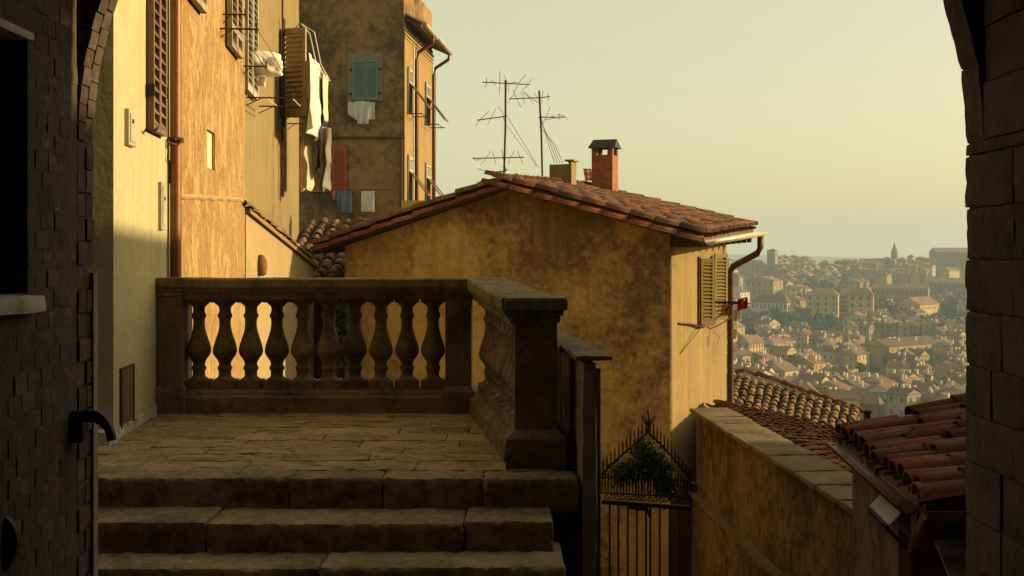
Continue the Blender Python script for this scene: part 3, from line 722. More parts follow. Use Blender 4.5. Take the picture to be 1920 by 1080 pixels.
def cloth(name, label, tl, tr, drop, mat, folds=3, amp=0.05, seed=0, bottom=0.0, taper=0.0, group='washing hung out to dry', cat='laundry', nx=26, nz=18, lean=(0, 0), sag=0.0, jag=0.0):
    """hanging cloth from top-left to top-right, with folds and thickness"""
    tl, tr = Vector(tl), Vector(tr); u = tr - tl; w = u.length; un = u.normalized(); nn = un.cross(UP).normalized()
    mb = MB(); f, g = [], []
    for j in range(nz + 1):
        for i in range(nx + 1):
            a, b = i / nx, j / nz
            e = 1 - taper * b
            p = tl + u * (0.5 + (a - 0.5) * e)
            dz = drop * (1 + bottom * (a - 0.5) * 2 + jag * noise.noise(Vector((a * 5, seed * 3.3, 1))))
            p = p - UP * (dz * b + sag * 4 * a * (1 - a))
            k = amp * (0.35 + b) * (math.sin(a * folds * 2 * math.pi + seed + 1.2 * b) + 0.8 * noise.noise(Vector((a * 4, b * 2.5, seed))) + 0.5 * noise.noise(Vector((a * 9 + b * 3, b * 5, seed + 3))))
            p += nn * k + un * (0.25 * amp * noise.noise(Vector((a * 3, b * 4, seed + 9)))) + nn * lean[0] * b + un * lean[1] * b
            f.append(p); g.append(p - nn * 0.006)
    m = nx + 1; F_ = []
    for j in range(nz):
        for i in range(nx):
            a = j * m + i; F_.append((a, a + 1, a + m + 1, a + m))
    off = len(f); F2 = [tuple(off + q for q in reversed(t_)) for t_ in F_]
    rim = [i for i in range(m)] + [j * m + nx for j in range(1, nz + 1)] + [nz * m + i for i in range(nx - 1, -1, -1)] + [j * m for j in range(nz - 1, 0, -1)]
    F3 = [(rim[k], off + rim[k], off + rim[(k + 1) % len(rim)], rim[(k + 1) % len(rim)]) for k in range(len(rim))]
    mb.add(f + g, F_ + F2 + F3)
    return tag(mb.build(name, mat, None, True), label, cat, group)

# ------------------------------------------------------------------ cream house
ch = thing('cream_house', 'sunlit cream plaster house wall with brown louvred shutters beside terrace', 'house', (-3.2, 9, -4))
def slabwall(mb, D0, D1, z0, z1, th=0.14, off=0.0, mi=0):
    a, b = LP(D0, 0, off), LP(D1, 0, off); q, r_ = b - NL * th, a - NL * th
    mb.prism([(a.x, a.y), (b.x, b.y), (q.x, q.y), (r_.x, r_.y)], z0, z1, mi)
mb = MB(); slabwall(mb, 8.11, 10.20, -6, 7.5); mb.build('front_wall', M['cream'], ch)
mb = MB(); mb.prism([(-2.80, 8.14), (-2.98, 10.19), (-7, 10.19), (-7, 8.14)], -6, 7.5); mb.build('end_wall', M['ochre'], ch)
mb = MB(); mb.box(-3.6, -2.72, 7.93, 8.10, TZ - 0.2, TZ + 0.085); mb.build('foot_kerb', M['whitestone'], ch)
mb = MB()
for k in range(20):
    d = 8.1 + k * 0.105; h = 0.07 + 0.05 * noise.noise(Vector((d * 4, 1, 2))); slabwall(mb, d, d + 0.105, TZ - 0.1, TZ + h, th=0.03, off=0.012 + 0.006 * noise.noise(Vector((d * 6, 4, 2))))
mb.build('wall_footing', M['whitestone'], ch)
mb = MB(); slabwall(mb, 8.30, 8.66, -1.20, -0.815, th=0.03, off=0.012); hx = mb.build('access_hatch', M['hatch'], ch)
mb = MB(); slabwall(mb, 8.28, 8.30, -1.22, -0.80, th=0.03, off=0.02); slabwall(mb, 8.66, 8.68, -1.22, -0.80, th=0.03, off=0.02); slabwall(mb, 8.28, 8.68, -0.815, -0.795, th=0.03, off=0.021); mb.build('hatch_frame', M['wood'], hx)
def meter(D0, D1, z0, z1, off=0.035):
    mb = MB(); slabwall(mb, D0, D1, z0, z1, th=off + 0.02, off=off); o = mb.build('meter_box', M['metalbox'], ch)
    bv = o.modifiers.new('bevel', 'BEVEL'); bv.width = 0.006; bv.segments = 2
    mb = MB(); slabwall(mb, D0 + 0.03, D1 - 0.03, z0 + 0.03, z1 - 0.03, th=0.012, off=off + 0.006); mb.build('meter_door', M['metalbox'], o)
    mb = MB()
    for q in (0.62,): slabwall(mb, D0 + 0.07, D0 + 0.10, z0 + (z1 - z0) * q, z0 + (z1 - z0) * q + 0.03, th=0.01, off=off + 0.013)
    mb.build('meter_latch', M['iron'], o)
meter(8.43, 8.66, 0.80, 1.062); meter(9.62, 9.80, 0.215, 0.61, 0.03)
for i in range(2):
    D0 = 9.16 + i * 0.265
    s = shutter(ch, LP(D0, 0.985, 0.03), DL, NL, 0.26, 1.75, M['shutbrown'], pitch=0.088, stile=0.035, tilt=0.75, depth=0.06)
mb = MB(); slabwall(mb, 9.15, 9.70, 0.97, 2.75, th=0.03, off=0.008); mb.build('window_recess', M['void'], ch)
mb = MB()
for (D, z) in ((9.14, 2.2), (9.70, 2.15), (9.70, 1.3), (9.14, 1.25)): slabwall(mb, D - 0.012, D + 0.012, z, z + 0.09, th=0.06, off=0.07)
mb.build('hinge', M['iron'], ch)
mb = MB(); mb.tube([LP(9.15, 0.99, 0.02), LP(9.05, 0.97, 0.09), LP(9.0, 0.985, 0.12)], 0.012); mb.tube([LP(9.9, 0.96, 0.02), LP(9.97, 0.94, 0.09), LP(10.0, 0.99, 0.12)], 0.012); mb.build('shutter_catch', M['rust'], ch)
mb = MB(); mb.tube([LP(10.02, 0.62, 0.02), LP(10.03, 0.80, 0.02), LP(9.92, 0.82, 0.02), LP(9.93, 0.98, 0.02), LP(10.05, 1.0, 0.02)], 0.009, 5); mb.build('cable', M['iron'], ch)
mb = MB(); c0 = LP(10.05, 0, 0.062)
mb.tube([Vector((c0.x, c0.y, z)) for z in (-5, 0, 3, 7.4)], 0.048, 14); dp = mb.build('downpipe', M['copper'], ch, True)
for z in (-0.42, 0.995, 2.6):
    mb = MB(); mb.tube([Vector((c0.x, c0.y, z - 0.02)), Vector((c0.x, c0.y, z + 0.02))], 0.068, 14); mb.tube([Vector((c0.x - 0.1, c0.y - 0.02, z)), Vector((c0.x + 0.02, c0.y - 0.07, z))], 0.012); mb.build('pipe_bracket', M['rust'], dp)

# ------------------------------------------------------------------ orange house
oh = thing('orange_house', 'sunlit orange house with flaking fibrous render and a slit window', 'house', (-3.4, 12.6, -4))
S0, S1, SZ0, SZ1 = 12.09, 12.62, 0.915, 1.315
mb = MB()
for (a, b, z0, z1) in ((10.21, S0, -6, 7.2), (S1, 15.10, -6, 7.2), (S0, S1, -6, SZ0), (S0, S1, SZ1, 7.2)): slabwall(mb, a, b, z0, z1, th=0.2)
mb.prism([(-3.22, 10.25), (-3.68, 15.08), (-8, 15.08), (-8, 10.25)], -6, 7.2); mb.build('front_wall', M['osb'], oh)
mb = MB(); slabwall(mb, S0, S1, SZ0, SZ1, th=0.05, off=-0.035); mb.build('slit_window', M['white'], oh)
mb = MB(); n = 40; pts = []
for k in range(n):
    D = 10.22 + 4.86 * k / (n - 1); z = 0.545 - 0.06 * (D - 10.7) / 4.4 * 0 + 0.02 * noise.noise(Vector((D * 3, 5, 1))) + (0.04 * (D - 10.7))
    pts.append(LP(D, z, 0.0))
mb.tube(pts, [0.028 + 0.012 * noise.noise(Vector((k, 2, 7))) for k in range(n)], 6); mb.build('string_course', M['leanto'], oh)
for (D0, w, ang) in ((10.85, 0.38, 0.0), (11.24, 0.38, 0.0), (13.36, 0.46, 0.0), (13.84, 0.46, 0.0)):
    shutter(oh, LP(D0, 2.40, 0.05), DL, NL, w, 1.7, M['shutgrey'], pitch=0.085, stile=0.05, tilt=0.75, depth=0.06, mids=(0.14,))
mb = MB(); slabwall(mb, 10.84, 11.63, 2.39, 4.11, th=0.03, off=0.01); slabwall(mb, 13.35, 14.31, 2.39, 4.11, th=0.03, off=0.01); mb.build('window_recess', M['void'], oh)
def rack(parent, D, z, L, name='drying_bracket', two=0.5):
    mb = MB(); a = LP(D, z, 0.0); mb.tube([a, a + NL * L], 0.011, 6); mb.tube([a - UP * 0.10, a + NL * L * 0.3 - UP * 0.01], 0.007, 5)
    mb.tube([a + NL * L * 0.95 - UP * 0.04, a + NL * L * 0.95 + UP * 0.07], 0.010, 5)
    return mb.build(name, M['rust'], parent)
for (D, z, L) in ((13.0, 2.52, 0.42), (13.2, 2.72, 0.26), (14.95, 2.42, 0.3)): rack(oh, D, z, L)
mb = MB(); mb.tube([LP(13.0, 2.55, 0.38), LP(14.0, 2.5, 0.42), LP(15.2, 2.42, 0.45)], 0.008, 4); mb.tube([LP(13.0, 2.56, 0.2), LP(14.2, 2.44, 0.25), LP(15.6, 2.36, 0.3)], 0.007, 4); mb.build('washing_line', M['cgrey'], oh)

# ------------------------------------------------------------------ tan house
bh = thing('tan_house', 'tan plaster house with drying racks and open slatted shutter', 'house', (-4, 19, -4))
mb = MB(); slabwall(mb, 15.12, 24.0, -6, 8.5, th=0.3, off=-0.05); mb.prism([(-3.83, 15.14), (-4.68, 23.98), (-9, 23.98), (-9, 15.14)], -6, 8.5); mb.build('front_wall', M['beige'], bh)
for D0 in (15.18, 15.78): shutter(bh, LP(D0, 2.16, 0.0), DL, NL, 0.56, 1.95, M['shutpale'], pitch=0.085, stile=0.06, tilt=0.75, depth=0.06)
u = (NL * 0.93 + DL * -0.38).normalized(); nn = u.cross(UP)
shutter(bh, LP(20.05, 2.38, 0.0), u, nn, 0.44, 1.50, M['shuttan'], pitch=0.085, stile=0.06, tilt=0.65, depth=0.045)
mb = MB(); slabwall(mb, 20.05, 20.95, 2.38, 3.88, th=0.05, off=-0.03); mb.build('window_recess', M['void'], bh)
mb = MB(); mb.tube([LP(20.02, 2.2, 0.02), LP(20.02, 4.05, 0.02)], 0.03, 6); mb.tube([LP(19.95, 1.0, 0.01), LP(19.95, 5.5, 0.01)], 0.018, 5); mb.build('shutter_hinge_post', M['rust'], bh)
for (D, z, L) in ((15.25, 2.06, 0.62), (16.6, 2.12, 0.62), (19.9, 2.36, 0.4), (20.9, 2.36, 0.45)):
    rack(bh, D, z, L)
mb = MB()
for q in (0.25, 0.58): mb.tube([LP(15.25, 2.07, q), LP(16.6, 2.13, q)], 0.008, 4)
a = LP(24.0, 4.75, 0); mb.tube([a, Vector((-3.55, 20.6, 3.9)), Vector((-3.42, 20.5, 3.35)), Vector((-3.2, 20.2, 3.08)), Vector((-3.12, 20.1, 3.0))], 0.012, 5)
mb.tube([a, Vector((-3.62, 21.5, 4.1)), Vector((-3.4, 20.9, 3.4)), Vector((-3.2, 20.5, 3.1))], 0.009, 5)
mb.build('washing_line', M['cwhite'], bh)

# lean-to between tan house and gable house
lt = thing('lean_to', 'low pale lean-to wall with steep mossy roof edge beside tan house', 'outbuilding', (-3.5, 17.5, -4))
A0, A1 = Vector((-3.43, 15.12, 0)), Vector((-3.375, 20.0, 0))
mb = MB()
pts = [Vector((A0.x, A0.y, -6)), Vector((A1.x, A1.y, -6)), Vector((A1.x, A1.y, -0.19)), Vector((A0.x, A0.y, 0.56))]
mb.extrude([pts[0], pts[3], pts[2], pts[1]], (-0.42, 0.0, 0)); mb.build('wall', M['leanto'], lt)
mb = MB(); e = Vector((0.06, 0, 0)); b = Vector((-0.5, 0, 0.12))
slab(mb, pts[3] + b + UP * 0.06, pts[2] + b + UP * 0.06, pts[3] + e + UP * 0.055, pts[2] + e + UP * 0.055 + Vector((0, 0.25, -0.04)), 0.06); rf = mb.build('roof', M['tileold'], lt)
rng = random.Random(9)
for k in range(14):
    p = pts[3].lerp(pts[2], (k + 0.3) / 14) + e * 0.4 + UP * (0.06 + rng.uniform(0, 0.02)); ax = (pts[3] - pts[2]).normalized(); ay = Vector((-1, 0, 0)); nz = ax.cross(ay); nz = nz if nz.z > 0 else -nz
    put('roof_tile', TM['tileold'], rf, frame_matrix(p, ax, nz.cross(ax), nz) @ Matrix.Rotation(rng.uniform(0, .06), 4, 'Y') @ Matrix.Scale(0.9, 4))
mb = MB(); mb.lathe([(0.03, 0), (0.07, 0.02), (0.085, 0.12), (0.08, 0.2), (0.05, 0.27), (0.01, 0.29)], 10, (-3.39, 15.85, -0.27)); mb.build('vent_pot', M['tileold'], lt, True)

# bottle-green ivy climbing in the gap
iv = thing('climbing_ivy', 'dark green ivy climbing the corner seen between balusters', 'plant', (-3.0, 19.4, -5))
mb = MB(); rng = random.Random(14); cs = []
for k in range(90):
    u_ = rng.random(); cs.append((-2.93 + 0.17 * rng.random() + 0.03 * math.sin(u_ * 9), 19.5 + rng.uniform(-0.15, 0.2), -1.75 + 1.0 * u_))
leaves(mb, cs, 0.045, 24, 0.12, rng); mb.build('crown', M['leaf'], iv, kind='stuff')
mb = MB(); mb.tube([(-3.0, 19.6, -6), (-3.02, 19.6, -3), (-2.9, 19.55, -1.5), (-2.85, 19.5, -0.8)], [0.04, 0.035, 0.025, 0.01], 6); mb.build('stem', M['bark'], iv)

# tiled roof in the gap behind
gr = thing('gap_roof_house', 'low shed with dark mossy barrel tile roof between the houses', 'shed', (-2.6, 22, -4))
mb = MB(); mb.box(-4.3, -1.2, 20.9, 24.6, -6, -0.55); mb.build('wall', M['rightwall'], gr)
q0, q1, q2, q3 = Vector((-4.35, 25.0, 0.62)), Vector((-1.0, 25.0, 0.66)), Vector((-4.25, 20.6, -0.52)), Vector((-1.0, 20.6, -0.5))
mb = MB(); slab(mb, q0, q1, q2, q3, 0.06); rf = mb.build('roof', M['soffit'], gr)
tile_roof(rf, q0, q1, q2, q3, 'tileold', pitch=0.24, expo=0.36, seed=31, scale=1.15, jit=2.2)
for (p, rz) in (((-3.0, 24.4, 0.68), 0.4), ((-2.5, 24.3, 0.70), 0.5), ((-3.2, 23.9, 0.5), 0.9)):
    put('loose_tile', TM['tile'], rf, Matrix.Translation(p) @ Matrix.Rotation(rz + 1.8, 4, 'Z') @ Matrix.Rotation(-0.15, 4, 'Y'))

# ------------------------------------------------------------------ brown tower house in the middle distance
tw = thing('brown_house', 'tall brown stained house with teal shutters and lit ochre side wall', 'house', (-5.5, 40, -6))
C0 = Vector((-3.506, 38.0, 0)); EV = Vector((0.109, 1, 0)).normalized(); GV = Vector((EV.y, -EV.x, 0))
def TP(s, t_, z, off=0.0): return C0 - GV * s + EV * t_ + UP * z - EV * off      # s = leftwards on the front, off = in front of it
def TS(t_, z, off=0.0): return C0 + EV * t_ + UP * z + GV * off                 # on the lit side
ZTOP = 7.55
mb = MB(); a, b, c, d = TP(0, 0.0, 0), TP(6, 0.0, 0), TP(6, 5.2, 0), TP(0, 5.2, 0)
mb.prism([(b.x, b.y), (a.x, a.y), (d.x, d.y), (c.x, c.y)], -7, ZTOP + 1.4); mb.build('front_wall', M['brownwall'], tw)
mb = MB(); a, b = TS(-0.0, 0, 0.03), TS(5.2, 0, 0.03); c, d = TS(5.2, 0, -0.02), TS(0, 0, -0.02)
mb.prism([(a.x, a.y), (b.x, b.y), (c.x, c.y), (d.x, d.y)], -7, ZTOP); mb.build('side_wall', M['towerside'], tw)
mb = MB(); mb.prism([(TP(2.2, 1.2, 0).x, TP(2.2, 1.2, 0).y), (TS(1.2, 0, -0.10).x, TS(1.2, 0, -0.1).y), (TS(3.2, 0, -0.1).x, TS(3.2, 0, -0.1).y), (TP(2.2, 3.2, 0).x, TP(2.2, 3.2, 0).y)], ZTOP + 1.4, ZTOP + 4); mb.build('roof_turret', M['towerside'], tw)
mb = MB(); slab(mb, TS(0.15, ZTOP + 0.62, -0.9), TS(5.5, ZTOP + 0.62, -0.9), TS(0.15, ZTOP - 0.02, 0.55), TS(5.5, ZTOP - 0.02, 0.55), 0.10); rf = mb.build('roof', M['soffit'], tw)
tile_roof(rf, TS(0.15, ZTOP + 0.66, -0.9), TS(5.5, ZTOP + 0.66, -0.9), TS(0.15, ZTOP, 0.55), TS(5.5, ZTOP, 0.55), 'tileold', seed=77)
def gutter(parent, a, b, r, mat, name='gutter', n=8):
    mb = MB(); a, b = Vector(a), Vector(b); d = (b - a).normalized(); s = d.cross(UP).normalized(); up = s.cross(d)
    v = []
    for p in (a, b):
        for rr in (r, r - 0.01):
            for k in range(n + 1):
                an = math.pi + math.pi * k / n; v.append(p + s * rr * math.cos(an) + up * rr * math.sin(an))
    m = n + 1; fs = []
    for k in range(n): fs += [(k, k + 1, 2 * m + k + 1, 2 * m + k), (m + k + 1, m + k, 3 * m + k, 3 * m + k + 1), (k, m + k, m + k + 1, k + 1), (2 * m + k, 2 * m + k + 1, 3 * m + k + 1, 3 * m + k)]
    fs += [(0, 2 * m, 3 * m, m), (n, m + n, 3 * m + n, 2 * m + n)]
    mb.add(v, fs); return mb.build(name, mat, parent, True)
gutter(tw, TS(0.3, ZTOP + 0.02, 0.62), TS(2.6, ZTOP + 0.0, 0.62), 0.10, M['zinc']); gutter(tw, TS(2.65, ZTOP + 0.02, 0.62), TS(5.6, ZTOP - 0.02, 0.62), 0.10, M['zinc'])
for t_ in (1.75, 5.1):
    mb = MB(); mb.tube([TS(t_ + 0.35, ZTOP - 0.08, 0.6), TS(t_ + 0.3, ZTOP - 0.3, 0.58), TS(t_ + 0.1, ZTOP - 0.65, 0.12), TS(t_, ZTOP - 0.9, 0.1), TS(t_, 2, 0.1), TS(t_, -6, 0.1)], 0.062, 8); mb.build('downpipe', M['darkpipe'], tw, True)
mb = MB()
for k, z in enumerate((ZTOP - 0.22, ZTOP - 0.34, ZTOP - 0.45)): mb.obox(TS(2.6, z, 0.05 - 0.012 * k), EV, GV, UP, 2.6, 0.03, 0.025)
mb.build('cornice', M['towerside'], tw)
mb = MB(); mb.tube([TS(1.45, ZTOP - 0.5, 0.05), TS(1.45, -5, 0.05)], 0.02, 5); mb.build('cable', M['zinc'], tw)
# front window with stone surround and teal shutters
def FW(px, py): 
    D = 38.0
    for _ in range(4):
        p = at(px, py, D); s_ = (C0 - p).dot(GV); D = (C0 - GV * s_).y
    return at(px, py, D), (C0 - at(px, py, D)).dot(GV)
s0, s1 = FW(717, 0)[1], FW(653, 0)[1]; z0, z1 = FW(680, 190)[0].z, FW(680, 100)[0].z
mb = MB(); mb.obox(TP((s0 + s1) / 2, 0, (z0 + z1) / 2, 0.02), GV, EV, UP, (s1 - s0) / 2, 0.03, (z1 - z0) / 2); fr = mb.build('window_surround', M['frame'], tw)
a0, a1 = FW(710, 0)[1], FW(662, 0)[1]; wz = FW(680, 113)[0].z
for k in range(2):
    w = (a1 - a0) / 2 - 0.012
    shutter(tw, TP(a1 - k * (w + 0.024), 0, z0 + 0.02, 0.085), GV, -EV, w, wz - z0 - 0.02, M['shutteal'], pitch=0.062, stile=0.06, joined=True, tilt=0.6)
mb = MB()
for zz in (z0 + 0.25, wz - 0.3):
    for ss in (a0 - 0.05, a1 + 0.05): mb.obox(TP(ss, 0, zz, 0.07), GV, EV, UP, 0.06, 0.02, 0.025)
mb.build('hinge', M['iron'], tw)
mb = MB(); mb.tube([TP(s0 - 0.1, 0, z0 - 0.03, 0.18), TP(s1 + 0.1, 0, z0 - 0.03, 0.18)], 0.012, 5); mb.build('washing_line', M['iron'], tw)
r0_, r1_ = FW(651, 0)[1], FW(612, 0)[1]; rz0, rz1 = FW(630, 356)[0].z, FW(630, 278)[0].z
shutter(tw, TP(r0_ + 0.5, 0, rz0, 0.06), GV, -EV, 0.5, rz1 - rz0, M['shutred'], pitch=0.06, stile=0.07, joined=True)
shutter(tw, TP(r0_ + 1.02, 0, rz0, 0.06), GV, -EV, 0.5, rz1 - rz0, M['shutred'], pitch=0.06, stile=0.07, joined=True)
mb = MB(); mb.obox(TP(r0_ + 0.5, 0, rz0 - 0.04, 0.1), GV, EV, UP, 0.75, 0.1, 0.03); mb.build('sill', M['frame'], tw)
zs = FW(700, 259)[0].z; mb = MB(); mb.tube([TP(-0.05, 0, zs, 0.06), TP(3.0, 0, zs + 0.05, 0.06), TP(6, 0, zs, 0.06)], 0.035, 6); mb.tube([TP(0.06, 0, zs, 0.06), TP(0.06, 0, -5, 0.06)], 0.03, 6); mb.build('pipe_run', M['wood'], tw)
mb = MB(); mb.tube([TP(0.3, 0, rz0 - 0.03, 0.25), TP(r1_ + 0.2, 0, rz0 - 0.03, 0.25)], 0.012, 5); mb.build('washing_line', M['iron'], tw)
# side windows: awning shutters
for t0, t1 in ((0.45, 1.15), (3.6, 4.5)):
    for zt, zb in ((6.15 if t0 < 1 else 6.1, 4.75), (3.25, 1.85)):
        mb = MB(); mb.obox(TS((t0 + t1) / 2, (zt + zb) / 2, 0.03), EV, GV, UP, (t1 - t0) / 2, 0.012, (zt - zb) / 2); wn = mb.build('window', M['void'], tw)
        mb = MB()
        for tt in (t0, t1): mb.obox(TS(tt, (zt + zb) / 2, 0.05), EV, GV, UP, 0.05, 0.03, (zt - zb) / 2 + 0.05)
        mb.obox(TS((t0 + t1) / 2, zt + 0.02, 0.05), EV, GV, UP, (t1 - t0) / 2, 0.03, 0.05); mb.build('window_frame', M['frame'], wn)
        zm = zb + (zt - zb) * 0.66
        shutter(tw, TS(t0 + 0.03, zm, 0.08), EV, GV, (t1 - t0) - 0.06, zt - zm, M['shutpale'], pitch=0.06, stile=0.05, joined=True)
        L = 1.02; dn = (GV * 0.62 - UP * 0.80).normalized(); nr = dn.cross(EV).normalized(); nr = nr if nr.z > 0 else -nr
        low = TS(t0 + 0.03, zm, 0.10) + dn * L
        shutter(tw, low, EV, nr, (t1 - t0) - 0.06, L, M['shutbrown'], pitch=0.07, stile=0.06, joined=True, name='awning_shutter', up=-dn)
        mb = MB(); mb.tube([TS(t0 - 0.1, zb - 0.1, 0.02), TS(t0 - 0.1, zb - 0.1, 0.55)], 0.018, 5); mb.tube([TS(t1 + 0.1, zb - 0.1, 0.02), TS(t1 + 0.1, zb - 0.1, 0.6)], 0.018, 5); mb.tube([TS(t0 - 0.1, zb - 0.1, 0.5), TS(t1 + 0.1, zb - 0.1, 0.5)], 0.012, 5); mb.build('drying_bracket', M['rust'], tw)
mb = MB(); a, b = at(753, 430, 36.5), at(836, 430, 36.5); mb.box(a.x, b.x, 36.4, 37.4, -6, at(0, 376, 36.5).z); tag(mb.build('roof_terrace_wall', M['yellowwall']), 'plain ochre terrace wall between brown house and gable roof', 'wall')
mb = MB()      # small antenna by its eave
p = TS(2.2, ZTOP + 0.6, -0.3)
mb.tube([p, p + UP * 0.9], 0.015, 5); mb.tube([p + UP * 0.75, p + UP * 0.7 + GV * 1.25], 0.012, 5)
for k in range(5): c = p + UP * 0.73 + GV * (0.3 + 0.22 * k); mb.tube([c - EV * 0.2 - UP * .1, c + EV * 0.2 + UP * .1], 0.008, 4)
tag(mb.build('roof_antenna', M['iron']), 'small antenna poking from the eave of the brown house', 'antenna', 'roof antennas')

# ------------------------------------------------------------------ gable house
gh = thing('gable_house', 'stained golden gable house with red barrel tile roof', 'house', (0, 20, -5))
HC = Vector((2.43, 18.0, 0)); E = Vector((0.35, 0.94, 0)).normalized(); G = Vector((E.y, -E.x, 0))
def HP(s, t_, z): return HC - G * s + E * t_ + UP * z
mb = MB()
gp = [HP(0, 0, -7), HP(5.63, 0, -7), HP(5.63, 0, 0.17), HP(2.67, 0, 1.06), HP(0, 0, 0.33)]
mb.extrude(list(reversed(gp)), E * 0.25); mb.build('gable_wall', M['gable'], gh)
mb = MB()
mb.hexa([HP(0.02, 0.24, -7), HP(-0.012, 0.02, -7) * 1 + Vector((0, 0, 0)), HP(-0.012, 4.8, -7), HP(0.3, 4.8, -7), HP(0.02, 0.24, 0.34), HP(-0.012, 0.02, 0.34), HP(-0.012, 4.8, 0.50), HP(0.3, 4.8, 0.50)])
mb.build('side_wall', M['houseside'], gh)
mb = MB(); mb.hexa([HP(5.6, 0.26, -7), HP(0.31, 0.26, -7), HP(0.31, 4.78, -7), HP(5.6, 4.78, -7), HP(5.6, 0.26, 0.05), HP(0.31, 0.26, 0.22), HP(0.31, 4.78, 0.22), HP(5.6, 4.78, 0.05)]); mb.build('rear_walls', M['houseside'], gh)
T0, T1 = -0.16, 4.95
RN, RF, EN, EF = HP(2.67, T0, 1.16), HP(2.67, T1, 1.31), HP(-0.5, T0, 0.275), HP(-0.5, T1, 0.53)
LN, LF = HP(6.15, T0, 0.13), HP(6.15, T1, 0.26)
mb = MB(); slab(mb, RN, RF, EN, EF, 0.09); slab(mb, RN - UP * .002, RF - UP * .002, LN, LF, 0.09); rf = mb.build('roof', M['soffit'], gh)
tile_roof(rf, RN, RF, EN - G * 0 + G * 0.06, EF + G * 0.06, 'tile', seed=5, lift=0.055)
tile_roof(rf, RN - UP * .01, RF - UP * .01, LN, LF, 'tile', seed=6, lift=0.05, objs=False)
# verge tiles laid along the gable edges, proud of the wall
rng = random.Random(12)
for (a, b, kind) in ((LN, RN, 'tilered'), (EN + G * 0.05, RN, 'tile')):
    L = (b - a).length; ax = (b - a).normalized(); ay = E.copy(); nz = ax.cross(ay); nz = nz if nz.z > 0 else -nz; ay = nz.cross(ax)
    for layer in range(2):
        k = 0.0
        while k < L - 0.1:
            p = a + ax * k - E * (0.045 if layer == 0 else -0.02) + nz * (-0.055 if layer == 0 else 0.075) + nz * rng.uniform(-.008, .008)
            put('verge_tile', TM['tilered' if layer == 0 else 'tileold' if kind == 'tilered' else 'tile'], rf, frame_matrix(p, ax, ay, nz) @ Matrix.Rotation(0.03 + rng.uniform(-.02, .02), 4, 'Y') @ Matrix.Rotation(rng.uniform(-.03, .03), 4, 'Z') @ Matrix.Scale(1.12, 4)); k += 0.40
ridge_tiles(rf, RN + UP * 0.05 - E * 0.05, RF + UP * 0.05, 'tile')
mb = MB()          # broken ridge end lumps
for k in range(5):
    p = RN + E * (0.1 + 0.22 * k) + UP * (0.12 + 0.02 * (k % 2)) - G * 0.0
    put('ridge_tile', TM['tileold'], rf, frame_matrix(p - G * 0.22, (G * 0.97 - UP * 0.2).normalized(), E, (G * 0.2 + UP * 0.97).normalized()) @ Matrix.Scale(0.95, 4))
gutter(gh, HP(-0.66, T0 - 0.1, 0.235), HP(-0.66, T1 + 0.12, 0.47), 0.085, M['zinc'])
mb = MB(); mb.tube([HP(-0.66, 4.75, 0.40), HP(-0.66, 4.75, 0.16), HP(-0.60, 4.76, 0.05), HP(-0.12, 4.86, -0.20), HP(-0.07, 4.88, -0.3), HP(-0.07, 4.88, -4), HP(-0.07, 4.88, -6.8)], 0.062, 10); mb.build('downpipe', M['darkpipe'], gh, True)
mb = MB()
for k in range(9): t_ = 0.1 + 0.58 * k; mb.obox(HP(-0.25, t_, 0.20 + 0.03 * t_ / 0.58 * 0.5 - 0.02), G, E, UP, 0.24, 0.04, 0.045)
mb.build('rafter_ends', M['wood'], gh)
# window in the lit side wall with two olive leaves standing open
zb_, zt_ = -1.16, -0.06
mb = MB(); mb.obox(HP(-0.012, 2.62, (zb_ + zt_) / 2), E, G, UP, 0.55, 0.012, (zt_ - zb_) / 2); wn = mb.build('window', M['void'], gh)
mb = MB()
for tt in (2.05, 3.19): mb.obox(HP(-0.02, tt, (zb_ + zt_) / 2), E, G, UP, 0.05, 0.03, (zt_ - zb_) / 2 + 0.05)
mb.obox(HP(-0.04, 2.62, zb_ - 0.03), E, G, UP, 0.62, 0.06, 0.03); mb.build('window_frame', M['wood'], wn)
u = (G * 0.66 - E * 0.75).normalized(); shutter(gh, HP(-0.06, 2.05, zb_), (G * 0.62 + E * 0.6).normalized(), (G * 0.6 - E * 0.62).normalized(), 0.27, 1.12, M['shutolive'], pitch=0.062, stile=0.05, tilt=0.6)
u2 = (G * 0.62 + E * 0.78).normalized(); shutter(gh, HP(-0.06, 3.30, zb_ + 0.0), u2, (G * 0.78 - E * 0.62).normalized(), 0.30, 1.20, M['shutolive'], pitch=0.062, stile=0.045, tilt=0.6)
mb = MB(); mb.tube([HP(-0.02, 0.45, -1.06), HP(-0.05, 1.4, -1.13), HP(-0.1, 2.0, -1.2)], 0.02, 5); mb.tube([HP(-0.02, 0.6, -1.55), HP(-0.1, 1.9, -1.2)], 0.008, 4); mb.build('shutter_bar', M['iron'], gh)
# brick chimney with tin cap
cx, cy = HP(2.18, 4.0, 0).x, HP(2.18, 4.0, 0).y; c = Vector((cx, cy, 0)); w = 0.205
mb = MB(); mb.obox(c + UP * 1.45, G, E, UP, w, w, 0.475); chm = mb.build('chimney', M['chimbrick'], rf)
mb = MB()
for (i, j) in ((-1, -1), (1, -1), (1, 1), (-1, 1)): mb.obox(c + G * (i * (w - 0.05)) + E * (j * (w - 0.05)) + UP * 1.995, G, E, UP, 0.05, 0.05, 0.07)
mb.build('chimney_posts', M['outbuilding'], rf)
mb = MB(); ov = w + 0.06
e0 = [c + G * (-ov) + E * (-ov) + UP * 2.06, c + G * ov + E * (-ov) + UP * 2.06, c + G * ov + E * ov + UP * 2.06, c - G * ov + E * ov + UP * 2.06]
rg = [c - G * (ov - .03) + UP * 2.235, c + G * (ov - .03) + UP * 2.235]
mb.add([*e0, *rg], [(0, 1, 5, 4), (2, 3, 4, 5), (1, 2, 5), (3, 0, 4), (3, 2, 1, 0)]); mb.build('chimney_cap', M['blacktin'], rf)
